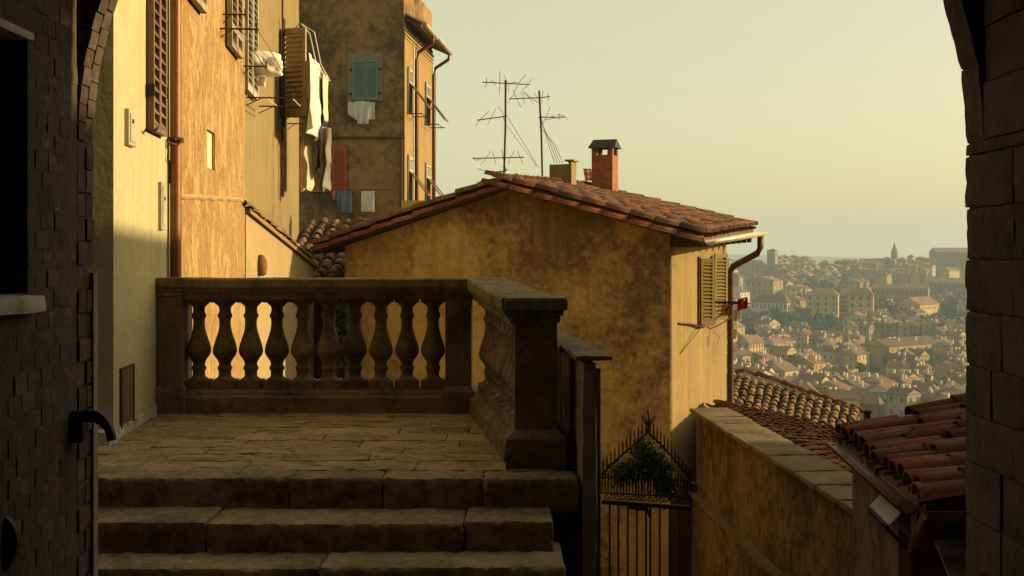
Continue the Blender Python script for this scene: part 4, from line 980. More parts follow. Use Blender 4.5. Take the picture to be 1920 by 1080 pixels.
c = HP(2.55, 2.5, 0); mb = MB()
mb.obox(c + UP * 1.42, G, E, UP, 0.20, 0.14, 0.23); mb.obox(c + UP * 1.45 + G * 0.19, G, E, UP, 0.028, 0.15, 0.25); mb.obox(c + UP * 1.715 + G * 0.18, G, E, UP, 0.085, 0.17, 0.014); mb.build('plastered_stack', M['beige'], rf)

# antennas
def antenna(label, base, top, arms, seed):
    o = thing('roof_antenna', label, 'antenna', base, 'roof antennas'); rng = random.Random(seed)
    mb = MB(); mb.tube([base, base.lerp(top, 0.5) + Vector((0.01, 0, 0)), top], 0.017, 6); mb.build('mast', M['rust'], o)
    for (zf, x0, x1, dz, nel) in arms:
        c = base.lerp(top, zf); mb = MB(); a = c + Vector((x0, 0, -dz)); b = c + Vector((x1, 0, dz)); mb.tube([a, c, b], 0.009, 5)
        for k in range(nel):
            q = a.lerp(b, (k + 0.5) / nel); l = rng.uniform(0.08, 0.22); v = Vector((rng.uniform(-.5, .5), rng.uniform(-1, 1), rng.uniform(-1, 1))).normalized() * l
            mb.tube([q - v, q + v * .2 + Vector((rng.uniform(-.04, .04), 0, rng.uniform(-.04, .04))), q + v], 0.0045, 4)
        mb.build('arm', M['rust'], o)
    return o
p0, p1 = at(945, 330, 19.3), at(948, 150, 19.3)
a1_ = antenna('taller weathered antenna mast on the gable roof ridge', p0, p1, [(0.965, -0.38, 0.40, -0.02, 7), (0.62, -0.46, 0.02, 0.06, 3), (0.19, -0.52, 0.33, 0.01, 6), (0.05, -0.32, 0.06, 0.03, 4)], 3)
q0_, q1_ = at(1017, 336, 20.2), at(1011, 170, 20.2)
antenna('shorter antenna mast with trailing wires nearer the chimneys', q0_, q1_, [(0.92, -0.52, 0.18, 0.02, 8), (0.70, -0.03, 0.42, 0.0, 6)], 4)
mb = MB(); mb.tube([at(949, 215, 19.3), at(1010, 315, 20.1)], 0.005, 4); mb.tube([at(948, 232, 19.3), at(1006, 312, 20.1)], 0.004, 4)
for k in range(4): mb.tube([at(1013, 215 + 8 * k, 20.2), at(1028 + 4 * k, 270, 20.4), at(1040 + 5 * k, 306, 20.8)], 0.005, 4)
tag(mb.build('guy_wires', M['iron']), 'thin guy wires strung between the antenna masts', 'wires')
cloth('striped_cloth', 'pink striped cloth fluttering between the roof chimneys', at(1093, 316, 23.2), at(1108, 316, 23.2), 0.24, M['cstripe'], 1.5, 0.02, 3, lean=(0, 0.05))

# drying rack with a few clothes by the olive shutters
dr = thing('drying_rack', 'metal drying rack sticking out beside the olive shutters', 'rack', HP(-0.02, 3.3, -1.0))
mb = MB(); b0, b1 = HP(0, 3.1, -0.82), HP(0, 3.7, -0.86)
o0, o1 = b0 + G * 0.66, b1 + G * 0.62
mb.tube([b0, o0], 0.016, 5); mb.tube([b1, o1], 0.016, 5); mb.tube([o0, o1], 0.012, 5); mb.tube([b0.lerp(o0, .5), b1.lerp(o1, .5)], 0.010, 5); mb.tube([b0 - UP * .4, b0.lerp(o0, .7)], 0.010, 5); mb.build('arms', M['iron'], dr)
mb = MB(); mb.tube(bez([b0 - UP * .48 - G * .0, b0 + G * .2 - UP * .42, b0 + G * .55 - UP * .2, b0 + G * .64 + UP * .1]), 0.014, 5); mb.tube([b0 - UP * .5 + G * .05, b0 - UP * .62 + G * .2, b0 - UP * .75 + G * .16], 0.014, 5); mb.build('cord', M['cwhite'], dr)
cloth('small_cloth', 'small red cloth on the drying rack', o0 - G * 0.16 + UP * 0.05, o0 + G * .02 + UP * 0.10, 0.2, M['cred'], 1, 0.03, 5)
cloth('small_cloth', 'small white cloth hanging on the drying rack', o0 - G * 0.22 - UP * 0.13, o0 - G * 0.08 - UP * 0.12, 0.2, M['cwhite'], 1, 0.03, 8)
cloth('small_cloth', 'small orange cloth nearest the wall on the drying rack', b0 + G * 0.22 - UP * 0.04, b0 + G * 0.36 - UP * 0.04, 0.2, M['corange'], 1, 0.03, 6)
cloth('small_cloth', 'pale yellow rag below the drying rack', o0 - G * 0.26 - UP * 0.48, o0 - G * 0.16 - UP * 0.46, 0.18, M['ccream'], 1, 0.02, 2)

# ------------------------------------------------------------------ washing
cloth('white_sheet', 'long bright white sheet on the line beside the tan shutter', at(578, 98, 19.2), at(604, 128, 21.0), 1.30, M['cwhite'], 1.6, 0.05, 1, bottom=0.05)
cloth('dark_shirt', 'black garment hanging behind the bright white sheet', at(600, 130, 20.9), at(614, 138, 21.4), 1.75, M['cblack'], 1.3, 0.05, 2, jag=0.2)
cloth('yellow_towel', 'narrow yellowish towel at the end of the washing line', at(607, 140, 20.4), at(617, 146, 21.2), 0.80, M['ccream'], 1, 0.03, 5, taper=0.2)
cloth('beige_sheet', 'crumpled beige sheet hanging lowest against the tan wall edge', at(564, 175, 20.2), at(583, 178, 21.4), 1.66, M['ccream'], 1.5, 0.07, 7, jag=0.15)
cloth('grey_trousers', 'grey and black trousers dangling below the washing line', at(596, 235, 20.3), at(620, 240, 20.2), 0.95, M['cgrey'], 2.2, 0.07, 9, taper=0.45, jag=0.3)
cloth('black_trousers', 'black trousers hanging over the red shutter', at(592, 232, 20.8), at(610, 236, 20.7), 0.85, M['cblack'], 1.5, 0.06, 4, taper=0.35, jag=0.3)
# wind-blown bundle on the rack of the tan house
rng = random.Random(3); bm = bmesh.new(); bmesh.ops.create_icosphere(bm, subdivisions=4, radius=1.0)
cB = at(498, 120, 16.0)
for v in bm.verts:
    d = v.co.copy(); k = 1 + 0.45 * noise.noise(d * 1.3 + Vector((4, 1, 2))) + 0.22 * abs(noise.noise(d * 3.2)) - 0.12 * abs(noise.noise(d * 6.5 + Vector((2, 7, 1))))
    v.co = Vector((d.x * 0.25 * k, d.y * 0.20 * k, d.z * 0.155 * k - 0.05 * d.x)) + cB
me = bpy.data.meshes.new('bundle'); bm.to_mesh(me); bm.free(); me.materials.append(M['cwhite']); me.polygons.foreach_set('use_smooth', [True] * len(me.polygons))
tag(put('cloth_bundle', me), 'wind-blown bundle of pale washing in front of grey shutters', 'laundry', 'washing hung out to dry')
cloth('hanging_rag', 'small pale rag hanging under the wind-blown washing bundle', at(484, 143, 16.0), at(497, 144, 15.9), 0.13, M['cwhite'], 1, 0.02, 6)
0 and cloth('long_sheet', 'long brown-grey sheet hanging from the drying rack on tan house', LP(16.0, 2.1, 0.25), LP(16.55, 2.12, 0.3), 0.45, M['cgrey'], 2, 0.04, 11)
# on the brown house
zl = z0 - 0.03
def fcl(px0, px1, py0, py1, off): a, b = FW(px0, py0)[0] - EV * off, FW(px1, py0)[0] - EV * off; return a, b, a.z - FW(px0, py1)[0].z
a, b, h = fcl(655, 674, 191, 222, 0.18); cloth('white_cloth', 'short white cloth first on the line below the teal shutters', a, b, h, M['cwhite'], 1, 0.03, 2, bottom=0.2)
a, b, h = fcl(672, 694, 191, 234, 0.20); cloth('white_cloth', 'longest white cloth in the middle below the teal shutters', a, b, h, M['cwhite'], 1.5, 0.04, 4)
a, b, h = fcl(693, 705, 191, 225, 0.16); cloth('white_cloth', 'narrow white cloth last on the line below the teal shutters', a, b, h, M['cwhite'], 1, 0.03, 6)
a, b, h = fcl(624, 638, 358, 376, 0.25); cloth('pink_cloth', 'crumpled pink cloth on the line below the red shutter', a, b, h, M['cpink'], 1.5, 0.05, 3, taper=0.5)
a, b, h = fcl(636, 664, 358, 400, 0.26); cloth('blue_trousers', 'blue trousers on the line below the red shutter', a, b, h, M['cblue'], 2, 0.05, 8)
a, b, h = fcl(681, 705, 359, 398, 0.25); cloth('white_towel', 'square white towel hanging alone beside the blue trousers', a, b, h, M['cwhite'], 1, 0.02, 1)
cloth('striped_cloth', 'striped cloth on the terrace rail under the brown house', at(812, 370, 37.0), at(826, 372, 36.8), 0.25, M['cstripe'], 1, 0.03, 4)

# ------------------------------------------------------------------ iron gate across the alley
GD = 12.9
ga = thing('iron_gate', 'wrought iron gate with spiked gabled top across the alley', 'gate', at(1212, 1230, GD))
gp_ = lambda px, py: at(px, py, GD)
ZG = -4.4
def bar(name, a, b, r, parent=ga, n=6): mb = MB(); mb.tube([a, b], r, n); return mb.build(name, M['iron'], parent)
mb = MB(); a = gp_(1118, 690); mb.box(a.x - 0.04, a.x + 0.045, GD - 0.04, GD + 0.04, -6, a.z); mb.build('post', M['iron'], ga)
mb = MB(); a = gp_(1299, 905); mb.box(a.x - 0.03, a.x + 0.025, GD - 0.03, GD + 0.03, -6, a.z); mb.build('post', M['iron'], ga)
mb = MB(); a, b = gp_(1128, 941), gp_(1297, 953); mb.obox((a + b) / 2, (b - a).normalized(), Vector((0, 1, 0)), UP, (b - a).length / 2, 0.018, 0.022); mb.build('crossbar', M['iron'], ga)
for px in (1143, 1159.5, 1177, 1194, 1211, 1219.5, 1237, 1255.5, 1274): q = gp_(px, 941 + 12 * (px - 1128) / 169); bar('bar', q, Vector((q.x, GD, -6)), 0.0115)
mb = MB()
for p, q in ((gp_(1177, 951), gp_(1211, 955)), (gp_(1211, 951), gp_(1219, 968))): mb.obox((p + q) / 2, (q - p).normalized(), Vector((0, 1, 0)), (q - p).normalized().cross(Vector((0, 1, 0))), (q - p).length / 2, 0.014, 0.018)
mb.build('lock_frame', M['iron'], ga)
# gabled top rails with spikes
def railL(u): return gp_(1128 + 88 * u, 890 - 80 * u ** 0.92)
def railR(u): return gp_(1216 + 81 * u, 812 + 88 * u ** 1.12)
for fn in (railL, railR):
    mb = MB(); mb.tube([fn(k / 10) for k in range(11)], 0.013, 6); mb.build('top_rail', M['iron'], ga)
    for k in range(12):
        q = fn((k + 0.4) / 12); mb = MB(); mb.tube([q - UP * 0.03, q + UP * 0.12, q + UP * 0.165], [0.0085, 0.0085, 0.002], 5); mb.build('spike', M['iron'], ga)
for py, r in ((895, .008), (924, .010)):
    a, b = gp_(1126, py), gp_(1297, py + 9); bar('band_rail', a, b, r)
for k in range(30):
    q = gp_(1129 + 5.7 * k, 890 + 0.3 * k)
    hgt = 0.19
    mb = MB(); mb.tube([q - UP * hgt, q, q + UP * 0.03], [0.007, 0.009, 0.002], 5); mb.build('picket', M['iron'], ga)
def scroll(c, s, flip):
    mb = MB(); pts = []
    for k in range(19):
        a = k / 18 * 1.9 * math.pi; r = s * (1 - 0.62 * k / 18); pts.append(c + Vector((flip * r * math.cos(a), 0, -r * math.sin(a))))
    mb.tube(pts, 0.0065, 5); mb.build('scroll', M['iron'], ga)
for k in range(8):
    c = gp_(1137 + 20.5 * k, 931 + 1.1 * k); scroll(c, 0.033, 1); scroll(c + Vector((0.055, 0, 0)), 0.033, -1)
for fl in (-1, 1):
    pts = bez([gp_(1216, 860), gp_(1216 + fl * 6, 830), gp_(1216 + fl * 22, 850), gp_(1216 + fl * 28, 905)]); mb = MB(); mb.tube(pts, 0.007, 5); mb.build('scroll', M['iron'], ga)
    mb = MB(); mb.tube(bez([gp_(1216, 800), gp_(1216 + fl * 4, 780), gp_(1216 + fl * 22, 770), gp_(1216 + fl * 14, 788), gp_(1216, 798)]), 0.008, 5); mb.build('finial_leaf', M['iron'], ga)
mb = MB(); q = gp_(1216, 815); mb.tube([q, q + UP * 0.05, q + UP * 0.09, q + UP * 0.2, q + UP * 0.25, q + UP * 0.345], [0.012, 0.03, 0.014, 0.009, 0.016, 0.002], 7); mb.build('finial', M['iron'], ga)
gv = thing('gate_creeper', 'dark green creeper growing over the gabled top of the gate', 'plant', gp_(1216, 930))
mb = MB(); rng = random.Random(77); cs = []
for (px, py, w, h, n) in ((1207, 850, 17, 22, 70), (1180, 882, 26, 14, 60), (1235, 878, 20, 20, 70), (1248, 905, 16, 26, 60), (1160, 892, 14, 8, 20), (1210, 880, 20, 14, 30)):
    for k in range(n): p = gp_(px + rng.gauss(0, w * 0.5), py + rng.gauss(0, h * 0.5)); p.y += rng.uniform(-0.12, 0.12); cs.append(p)
leaves(mb, cs, 0.020, 22, 0.085, rng); mb.build('leaves', M['leaf'], gv, kind='stuff')
mb = MB()
for k in range(6): mb.tube(bez([gp_(1190 + 14 * k, 935), gp_(1200 + 8 * k, 900), gp_(1185 + 15 * k, 880), gp_(1205 + 6 * k, 845)]), 0.006, 4)
mb.build('stems', M['bark'], gv)

# ------------------------------------------------------------------ alley wall on the right
rw = thing('alley_wall', 'high weathered ochre alley wall with sloping stone coping beyond gate', 'wall', (2.15, 10.5, -5))
RXd = Vector((2.023 - 2.309, 12.9 - 8.0, 0)).normalized(); RXn = Vector((-RXd.y, RXd.x, 0))
def RWp(t_, z, off=0.0): return Vector((2.023, 12.9, z)) - RXd * t_ + RXn * off
def rslab(mb, t0, t1, z0, z1, th, off=0.0):
    a, b, c, d = RWp(t0, 0, off), RWp(t1, 0, off), RWp(t1, 0, off - th), RWp(t0, 0, off - th)
    mb.prism([(a.x, a.y), (b.x, b.y), (c.x, c.y), (d.x, d.y)], z0, z1)
mb = MB(); rslab(mb, 0, 7.2, -6, -1.72, 0.32); mb.build('body', M['rightwall'], rw)
mb = MB(); rslab(mb, 0.0, 7.2, -6, -2.63, 0.06, 0.055); mb.build('footing', M['rightwall'], rw)
mb = MB(); rslab(mb, 0.0, 7.2, -2.63, -2.59, 0.085, 0.08); mb.build('ledge', M['capstone'], rw)
k = -0.06; rng = random.Random(6)
while k < 7.0:
    l = rng.uniform(0.5, 0.8); me = rough_block(0.44, l - 0.012, 0.055, (6, 9, 2), 0.008, rng.uniform(0, 99), 0.016, 6); me.materials.append(M['capstone'])
    put('coping_stone', me, rw, frame_matrix(RWp(k + l / 2, -1.695 + rng.uniform(-.006, .006), -0.15), RXn, RXd, UP) @ Matrix.Rotation(rng.uniform(-.012, .012), 4, 'X')); k += l

# tiled shed roof running along the wall
sh = thing('shed_roof', 'low shed with streaked red tile roof running along the alley wall', 'shed', at(1480, 880, 16))
q0, q1 = at(1330, 758, 20.5), at(1560, 812, 19.5); q2, q3 = at(1596, 905, 12.2), at(1740, 935, 11.8)
mb = MB(); slab(mb, q0, q1, q2, q3, 0.07); rf = mb.build('roof', M['soffit'], sh)
tile_roof(rf, q0, q1, q2, q3, 'tile', pitch=0.21, expo=0.36, seed=15)
mb = MB(); mb.hexa([Vector((p.x, p.y, -6.5)) for p in (q2, q3, q1, q0)] + [p - UP * 0.1 for p in (q2, q3, q1, q0)]); mb.build('wall', M['outbuilding'], sh)
# mossy hipped roof beyond
mh = thing('mossy_roof_house', 'low house with mossy barrel tile columns below the town view', 'house', at(1480, 800, 24))
q0, q1 = at(1330, 697, 27.0), at(1612, 776, 24.2); q2, q3 = at(1325, 790, 22.6), at(1592, 832, 22.0)
q0 = at(1398, 703, 26.8); ql = at(1335, 720, 25.0)
mb = MB(); slab(mb, q0, q1, q2, q3, 0.08); rf = mb.build('roof', M['soffit'], mh)
tile_roof(rf, at(1350, 703, 26.8), q1, q2, q3, 'tileold', pitch=0.215, expo=0.33, seed=19, jit=1.6)
ridge_tiles(rf, q0 + UP * 0.10, q1 + UP * 0.08, 'tilered', scale=1.05, seed=8)
ridge_tiles(rf, at(1350, 712, 26.8) + UP * 0.06, q0 + UP * 0.08, 'tileold', scale=1.05, seed=9)
mb = MB(); mb.hexa([Vector((p.x, p.y, -7)) for p in (q2, q3, q1, at(1335, 703, 26.8))] + [p - UP * 0.1 for p in (q2, q3, q1, at(1335, 703, 26.8))]); mb.build('wall', M['oldbrick'], mh)
bwal = thing('brick_gable', 'short orange brick wall stub between the two low roofs', 'wall', at(1575, 850, 20))
a, b = at(1538, 815, 20.6), at(1640, 812, 20.6); mb = MB(); mb.box(a.x, b.x, 20.5, 20.8, -7, a.z - 0.05); mb.build('body', M['oldbrick'], bwal)
mb = MB(); rng = random.Random(3); k = a.x - 0.05
while k < b.x:
    put('cap_tile', TM['tileold'], bwal, Matrix.Translation((k, 20.65, a.z - 0.05 + rng.uniform(0, .03))) @ Matrix.Rotation(rng.uniform(-.1, .1), 4, 'Z') @ Matrix.Rotation(rng.uniform(-.1, .05), 4, 'Y')); k += 0.36

# ------------------------------------------------------------------ outbuilding with red tiles, close on the right
ob = thing('outbuilding', 'shaded outbuilding with red barrel tile roof against the arch', 'outbuilding', (3, 6.3, -4))
mb = MB(); a, b = Vector((1.90, 5.5, 0)), Vector((2.045, 7.05, 0))
mb.prism([(a.x, a.y), (5.2, 5.5), (5.2, 7.3), (b.x, b.y)], -6, -1.17); mb.build('wall', M['outbuilding'], ob)
mb = MB(); mb.add([(1.95, 5.55, -1.17), (5.1, 5.55, -1.17), (5.1, 5.55, -0.50), (2.09, 7.02, -1.17), (5.1, 7.25, -1.17), (5.1, 7.25, -0.50)], [(0, 1, 2), (5, 4, 3), (0, 3, 4, 1), (1, 4, 5, 2), (0, 2, 5, 3)]); mb.build('gable_fill', M['outbuilding'], ob)
e0, e1 = Vector((1.84, 5.31, -1.115)), Vector((1.99, 7.12, -1.11)); r0, r1 = Vector((5.2, 5.31, -0.56)), Vector((5.2, 7.45, -0.40))
mb = MB(); slab(mb, r0, r1, e0, e1, 0.05); rf = mb.build('roof', M['soffit'], ob)
tile_roof(rf, r0, r1, e0, e1, 'tilered', pitch=0.168, expo=0.30, seed=41, lift=0.03, jit=1.3, scale=0.84)
for k in range(11):
    p = e0.lerp(r0, k * 0.3 / (r0 - e0).length) + Vector((0, 0.02, 0.0)); ax = (r0 - e0).normalized(); nz = UP; ay = Vector((0, 1, 0)); nz = ax.cross(ay)
    put('verge_tile', TM['tilered'], rf, frame_matrix(p + nz * 0.02, ax, ay, nz) @ Matrix.Rotation(0.04, 4, 'Y') @ Matrix.Scale(0.84, 4))
gutter(ob, Vector((1.80, 5.33, -1.13)), Vector((1.955, 7.16, -1.125)), 0.05, M['darkpipe'])
mb = MB(); mb.box(1.86, 5.2, 5.27, 5.35, -1.20, -1.12); mb.build('fascia', M['wood'], ob)
gutter(ob, Vector((1.84, 5.24, -1.13)), Vector((5.2, 5.24, -1.12)), 0.055, M['darkpipe'])
mb = MB(); mb.tube([(1.87, 5.26, -1.18), (1.87, 5.38, -1.3), (1.865, 5.44, -1.4), (1.865, 5.44, -6)], 0.04, 10); mb.build('downpipe', M['darkpipe'], ob, True)
def canopy(parent, p, u, n_, w, d, drop, label=None):
    mb = MB(); p = Vector(p); a, b = p, p + u * w; c, e = b + n_ * d - UP * drop, a + n_ * d - UP * drop
    mb.hexa([e - UP * .012, c - UP * .012, b - UP * .012, a - UP * .012, e, c, b, a]); o = mb.build('canopy', M['canopy'], parent)
    mb = MB(); mb.tube([a - UP * (drop + .12), e - UP * 0.01], 0.01, 5); mb.tube([b - UP * (drop + .12), c - UP * 0.01], 0.01, 5); mb.tube([e, c], 0.012, 5); mb.build('bracket', M['iron'], o)
wd = (b - a).normalized() if False else Vector((0.145, 1.55, 0)).normalized(); wn_ = Vector((-wd.y, wd.x, 0))
canopy(ob, Vector((1.91, 5.62, -1.18)), wd, wn_, 0.44, 0.11, 0.12)
canopy(ob, Vector((1.98, 5.50, -1.33)), Vector((1, 0, 0)), Vector((0, -1, 0)), 0.8, 0.22, 0.14)
mb = MB(); p = Vector((1.915, 5.62, 0)); q = p + wd * 0.22; mb.prism([(p.x + wn_.x * .012, p.y + wn_.y * .012), (q.x + wn_.x * .012, q.y + wn_.y * .012), (q.x - wn_.x * .05, q.y - wn_.y * .05), (p.x - wn_.x * .05, p.y - wn_.y * .05)], -3.2, -1.36); mb.build('door', M['void'], ob)
mb = MB(); mb.lathe([(0.022, 0), (0.024, 0.01), (0.02, 0.02), (0.02, 0.045), (0.028, 0.05), (0.028, 0.06), (0.02, 0.062)], 12, tuple(at(1626, 788, 7.2))); mb.build('vent_pot', M['tileold'], ob, True)
# house added out of view on the right to shade the terrace and cream wall
th = thing('shade_house', 'unseen ochre house added behind the arch pillar to shade the terrace', 'house', (7, 9, -5))
mb = MB(); mb.box(5.25, 9.5, 4.6, 10.75, -8, 1.58); mb.build('wall', M['ochre'], th)
mb = MB(); slab(mb, (7.4, 4.3, 2.74), (7.4, 10.95, 2.74), (4.95, 4.3, 1.58), (4.95, 10.82, 1.58), 0.1); slab(mb, (7.4, 4.3, 2.739), (7.4, 10.95, 2.739), (9.9, 4.3, 1.58), (9.9, 11.0, 1.58), 0.1); mb.build('roof', M['tile'], th)
for yy in (5.6, 7.4, 9.2): shutter(th, Vector((5.22, yy, -0.6)), Vector((0, 1, 0)), Vector((-1, 0, 0)), 0.9, 1.4, M['shutolive'], joined=True)

# ------------------------------------------------------------------ the town on the far hillside
def town_D(py):
    T = [(470, 1250), (490, 1130), (505, 1020), (560, 760), (620, 620), (700, 450), (770, 335), (830, 280)]
    for (y0, d0), (y1, d1) in zip(T, T[1:]):
        if y0 <= py <= y1: return d0 + (d1 - d0) * (py - y0) / (y1 - y0)
    return T[-1][1] if py > 800 else T[0][1]
def wallm(name, c):
    return plaster(name, c, tuple(x * 0.86 for x in c), tuple(x * 0.6 for x in c), scale=0.25, s_scale=0.3, s_lohi=(0.5, 0.75), bump=0.1, bscale=2, vary=0.1, rnd=True)
TW = {k: wallm('town_' + k, c) for k, c in dict(cream=(0.41, 0.335, 0.195), yellow=(0.37, 0.27, 0.115), white=(0.45, 0.415, 0.33), ochre=(0.31, 0.21, 0.09), grey=(0.21, 0.185, 0.14), pink=(0.40, 0.15, 0.085), stone=(0.19, 0.155, 0.105), tan=(0.25, 0.18, 0.10)).items()}
M['townroof'] = plaster('town_roof', (0.165, 0.085, 0.05), (0.115, 0.063, 0.039), (0.08, 0.056, 0.038), scale=0.4, s_scale=0.3, bump=0.5, bscale=3, vary=0.3, rnd=True)
M['pane'] = flat('town_pane', (0.05, 0.045, 0.04), 0.4)
M['townwhite'] = flat('town_chimney', (0.55, 0.46, 0.33), 0.9)

def town_block(o, Pc, f, s, lf, ls, h, wall, roofh, ridge='f', win=None, mats=None, chim=0, rng=random, parts=True, hip=0.0, bl=None):
    """Pc = nearest ground corner, f = along the front (leftwards), s = along the lit side; lf, ls, h in metres"""
    wb, rbm, wi, cb = MB(), MB(), MB(), MB()
    P = lambda a, b, z: Pc + f * a + s * b + UP * z
    dp = -6
    wb.hexa([P(lf, 0, dp), P(0, 0, dp), P(0, ls, dp), P(lf, ls, dp), P(lf, 0, h), P(0, 0, h), P(0, ls, h), P(lf, ls, h)])
    ov = 0.35
    if ridge == 'f':
        hp = hip * ls / 2
        r0, r1 = P(-ov + hp, ls / 2, h + roofh), P(lf + ov - hp, ls / 2, h + roofh)
        if not hip: wb.add([P(0, 0, h), P(0, ls, h), P(0.0, ls / 2, h + roofh - 0.1), P(lf, 0, h), P(lf, ls, h), P(lf, ls / 2, h + roofh - .1)], [(0, 1, 2), (5, 4, 3)])
        c = [P(-ov, -ov, h - .05), P(lf + ov, -ov, h - .05), P(lf + ov, ls + ov, h - .05), P(-ov, ls + ov, h - .05)]
        rbm.add([*c, r0, r1], [(1, 0, 4, 5), (3, 2, 5, 4), (0, 3, 4), (2, 1, 5)] if hip else [(1, 0, 4, 5), (3, 2, 5, 4)])
    else:
        hp = hip * lf / 2
        r0, r1 = P(lf / 2, -ov + hp, h + roofh), P(lf / 2, ls + ov - hp, h + roofh)
        if not hip: wb.add([P(0, 0, h), P(lf, 0, h), P(lf / 2, 0, h + roofh - .1), P(0, ls, h), P(lf, ls, h), P(lf / 2, ls, h + roofh - .1)], [(0, 1, 2), (5, 4, 3)])
        c = [P(-ov, -ov, h - .05), P(lf + ov, -ov, h - .05), P(lf + ov, ls + ov, h - .05), P(-ov, ls + ov, h - .05)]
        rbm.add([*c, r0, r1], [(0, 3, 5, 4), (2, 1, 4, 5), (1, 0, 4), (3, 2, 5)] if hip else [(0, 3, 5, 4), (2, 1, 4, 5)])
    rbm.add([q - UP * 0.18 for q in c] + c, [(0, 1, 5, 4), (1, 2, 6, 5), (2, 3, 7, 6), (3, 0, 4, 7), (3, 2, 1, 0)])
    if win:
        nf, ns, nr, wh, ww = win
        for r_ in range(nr):
            z = h * (r_ + 0.55) / nr
            for k in range(nf):
                wi.obox(P(lf * (k + .5) / nf, -0.02, z), f, s, UP, ww / 2, .05, wh / 2)
            for k in range(ns):
                wi.obox(P(-0.02, ls * (k + .5) / ns, z), s, f, UP, ww / 2, .05, wh / 2)
    for k in range(chim):
        q = P(lf * rng.uniform(.15, .85), ls * rng.uniform(.25, .75), h + roofh * 0.55); cb.obox(q + UP * .6, f, s, UP, .35, .3, .9)
    if bl is not None:
        for src, key in ((wb, wall), (rbm, 'roof'), (wi, 'pane'), (cb, 'chim')):
            if src.v: bl.setdefault(key, MB()).add(src.v, src.f)
        return
    wb.build('wall', TW[wall], o)
    ro = rbm.build('roof', M['townroof'], o)
    if wi.v: wi.build('windows', M['pane'], o, kind='stuff')
    if cb.v: cb.build('chimneys', M['townwhite'], ro, kind='stuff')

FOOT = []      # taken screen rectangles
HEROES = []    # landmarks for the labels of their small neighbours
LMK = {'square bell tower with lit edge on the town skyline': 'bell tower', 'massive flat-fronted block at the end of the town skyline': 'massive skyline block',
       'plain four-storey yellow palazzo on the hillside': 'twin yellow palazzi', 'wide pale palazzo with red roof and one lit end': 'wide pale palazzo', 'long tan range behind the twin palazzi': 'long tan range',
       'house with long sunlit flank on the wooded slope': 'long sunlit flank', 'long low white house with square windows under brown roof': 'long low white house', 'long sunlit stone building running up the slope': 'long sunlit stone building',
       'tall block with bright yellow windowed side beside the downpipe': 'tall bright yellow block', 'cream house with bright sunlit windowed side in the lower town': 'bright cream gabled house',
       'broad pale house with sunlit windowed end right of the bright cream one': 'broad pale house', 'pink house glowing in the sun above the near red roof': 'pink houses', 'tan house with two sunlit bays near the arch pillar': 'two sunlit bays',
       'tan house with small sunlit end below the white long house': 'sunlit-ended tan house', 'wide ochre row catching the sun below the skyline block': 'sunlit ochre row', 'long dark-roofed hall on the skyline left of the spire': 'skyline hall', 'cream houses end catching sun beside the arch pillar': 'sunlit pillar-side house'}
def near_label(px, py):
    c = [(abs(px - x) + 1.4 * abs(py - y), x, y, l_) for (x, y, l_) in HEROES if l_]
    d, x, y, l_ = min(c)
    dx, dy = px - x, py - y
    rel = ('just ' if d < 26 else '') + (('below' if dy > 0 else 'above') if abs(dy) > abs(dx) * 0.7 else ('right of' if dx > 0 else 'left of'))
    return rel + ' the ' + l_
def hero(name, label, cat, xc, yb, wf, ws, hp_, roof_px, wall, phi=36, ridge='f', win=None, chim=2, hip=0.0, D=None, group='houses of the far town', rect=True):
    D = town_D(yb); ph = R(phi); Pc = at(xc, yb, D); Pc.z = at(xc, yb, D).z
    f = Vector((-math.cos(ph), math.sin(ph), 0)); s = Vector((math.sin(ph), math.cos(ph), 0))
    k1 = Pc.x / D - wf / F; lf = (Pc.x - k1 * D) / (math.cos(ph) + k1 * math.sin(ph))
    k2 = Pc.x / D + max(ws, 1) / F; ls = (k2 * D - Pc.x) / max(0.12, math.sin(ph) - k2 * math.cos(ph))
    ls = max(4.0, min(ls, 75)); lf = max(4.0, lf)
    m = D / F; o = thing(name, label, cat, Pc, group)
    if win: w_ = win
    else: w_ = (max(1, int(lf / 3.6)), max(1, int(ls / 3.6)), max(1, round(hp_ * m / 3.2)), 1.5, 0.9)
    town_block(o, Pc, f, s, lf, ls, hp_ * m, wall, roof_px * m, ridge, w_, chim=chim, rng=random.Random(int(xc * 7 + yb)), hip=hip)
    HEROES.append((xc, yb - hp_ / 2, LMK.get(label.split(',')[0])))
    if rect: FOOT.append((xc - wf, yb - hp_ - roof_px, xc + ws, yb))
    return o
# ridge line
o = hero('bell_tower', 'square bell tower with lit edge on the town skyline', 'tower', 1453, 512, 15, 6, 42, 4, 'stone', 32, win=(1, 1, 2, 3.4, 1.6), chim=0, hip=1.0, D=1060, group='towers on the town skyline')
hero('skyline_block', 'massive flat-fronted block at the end of the town skyline', 'building', 1822, 505, 66, 12, 32, 9, 'stone', 12, win=(9, 2, 2, 1.6, 1.2), D=1080)
hero('skyline_house', 'boxy house standing alone on the skyline near the spire', 'house', 1733, 496, 18, 4, 12, 3, 'stone', 25, D=1110, hip=.8, chim=0)
hero('skyline_house', 'broad hip-roofed house on the skyline beside the bell tower', 'house', 1432, 512, 60, 5, 14, 10, 'ochre', 28, D=1030, hip=.8)
hero('skyline_house', 'low pyramid-roofed house on the skyline right of the bell tower', 'house', 1556, 506, 26, 9, 9, 9, 'tan', 35, D=1060, hip=1)
hero('skyline_house', 'small tower-like house on the skyline mid way', 'house', 1580, 504, 17, 4, 13, 3, 'stone', 30, D=1070, hip=.8, chim=0)
hero('skyline_hall', 'long dark-roofed hall on the skyline left of the spire', 'building', 1652, 502, 44, 8, 8, 9, 'stone', 25, D=1080)
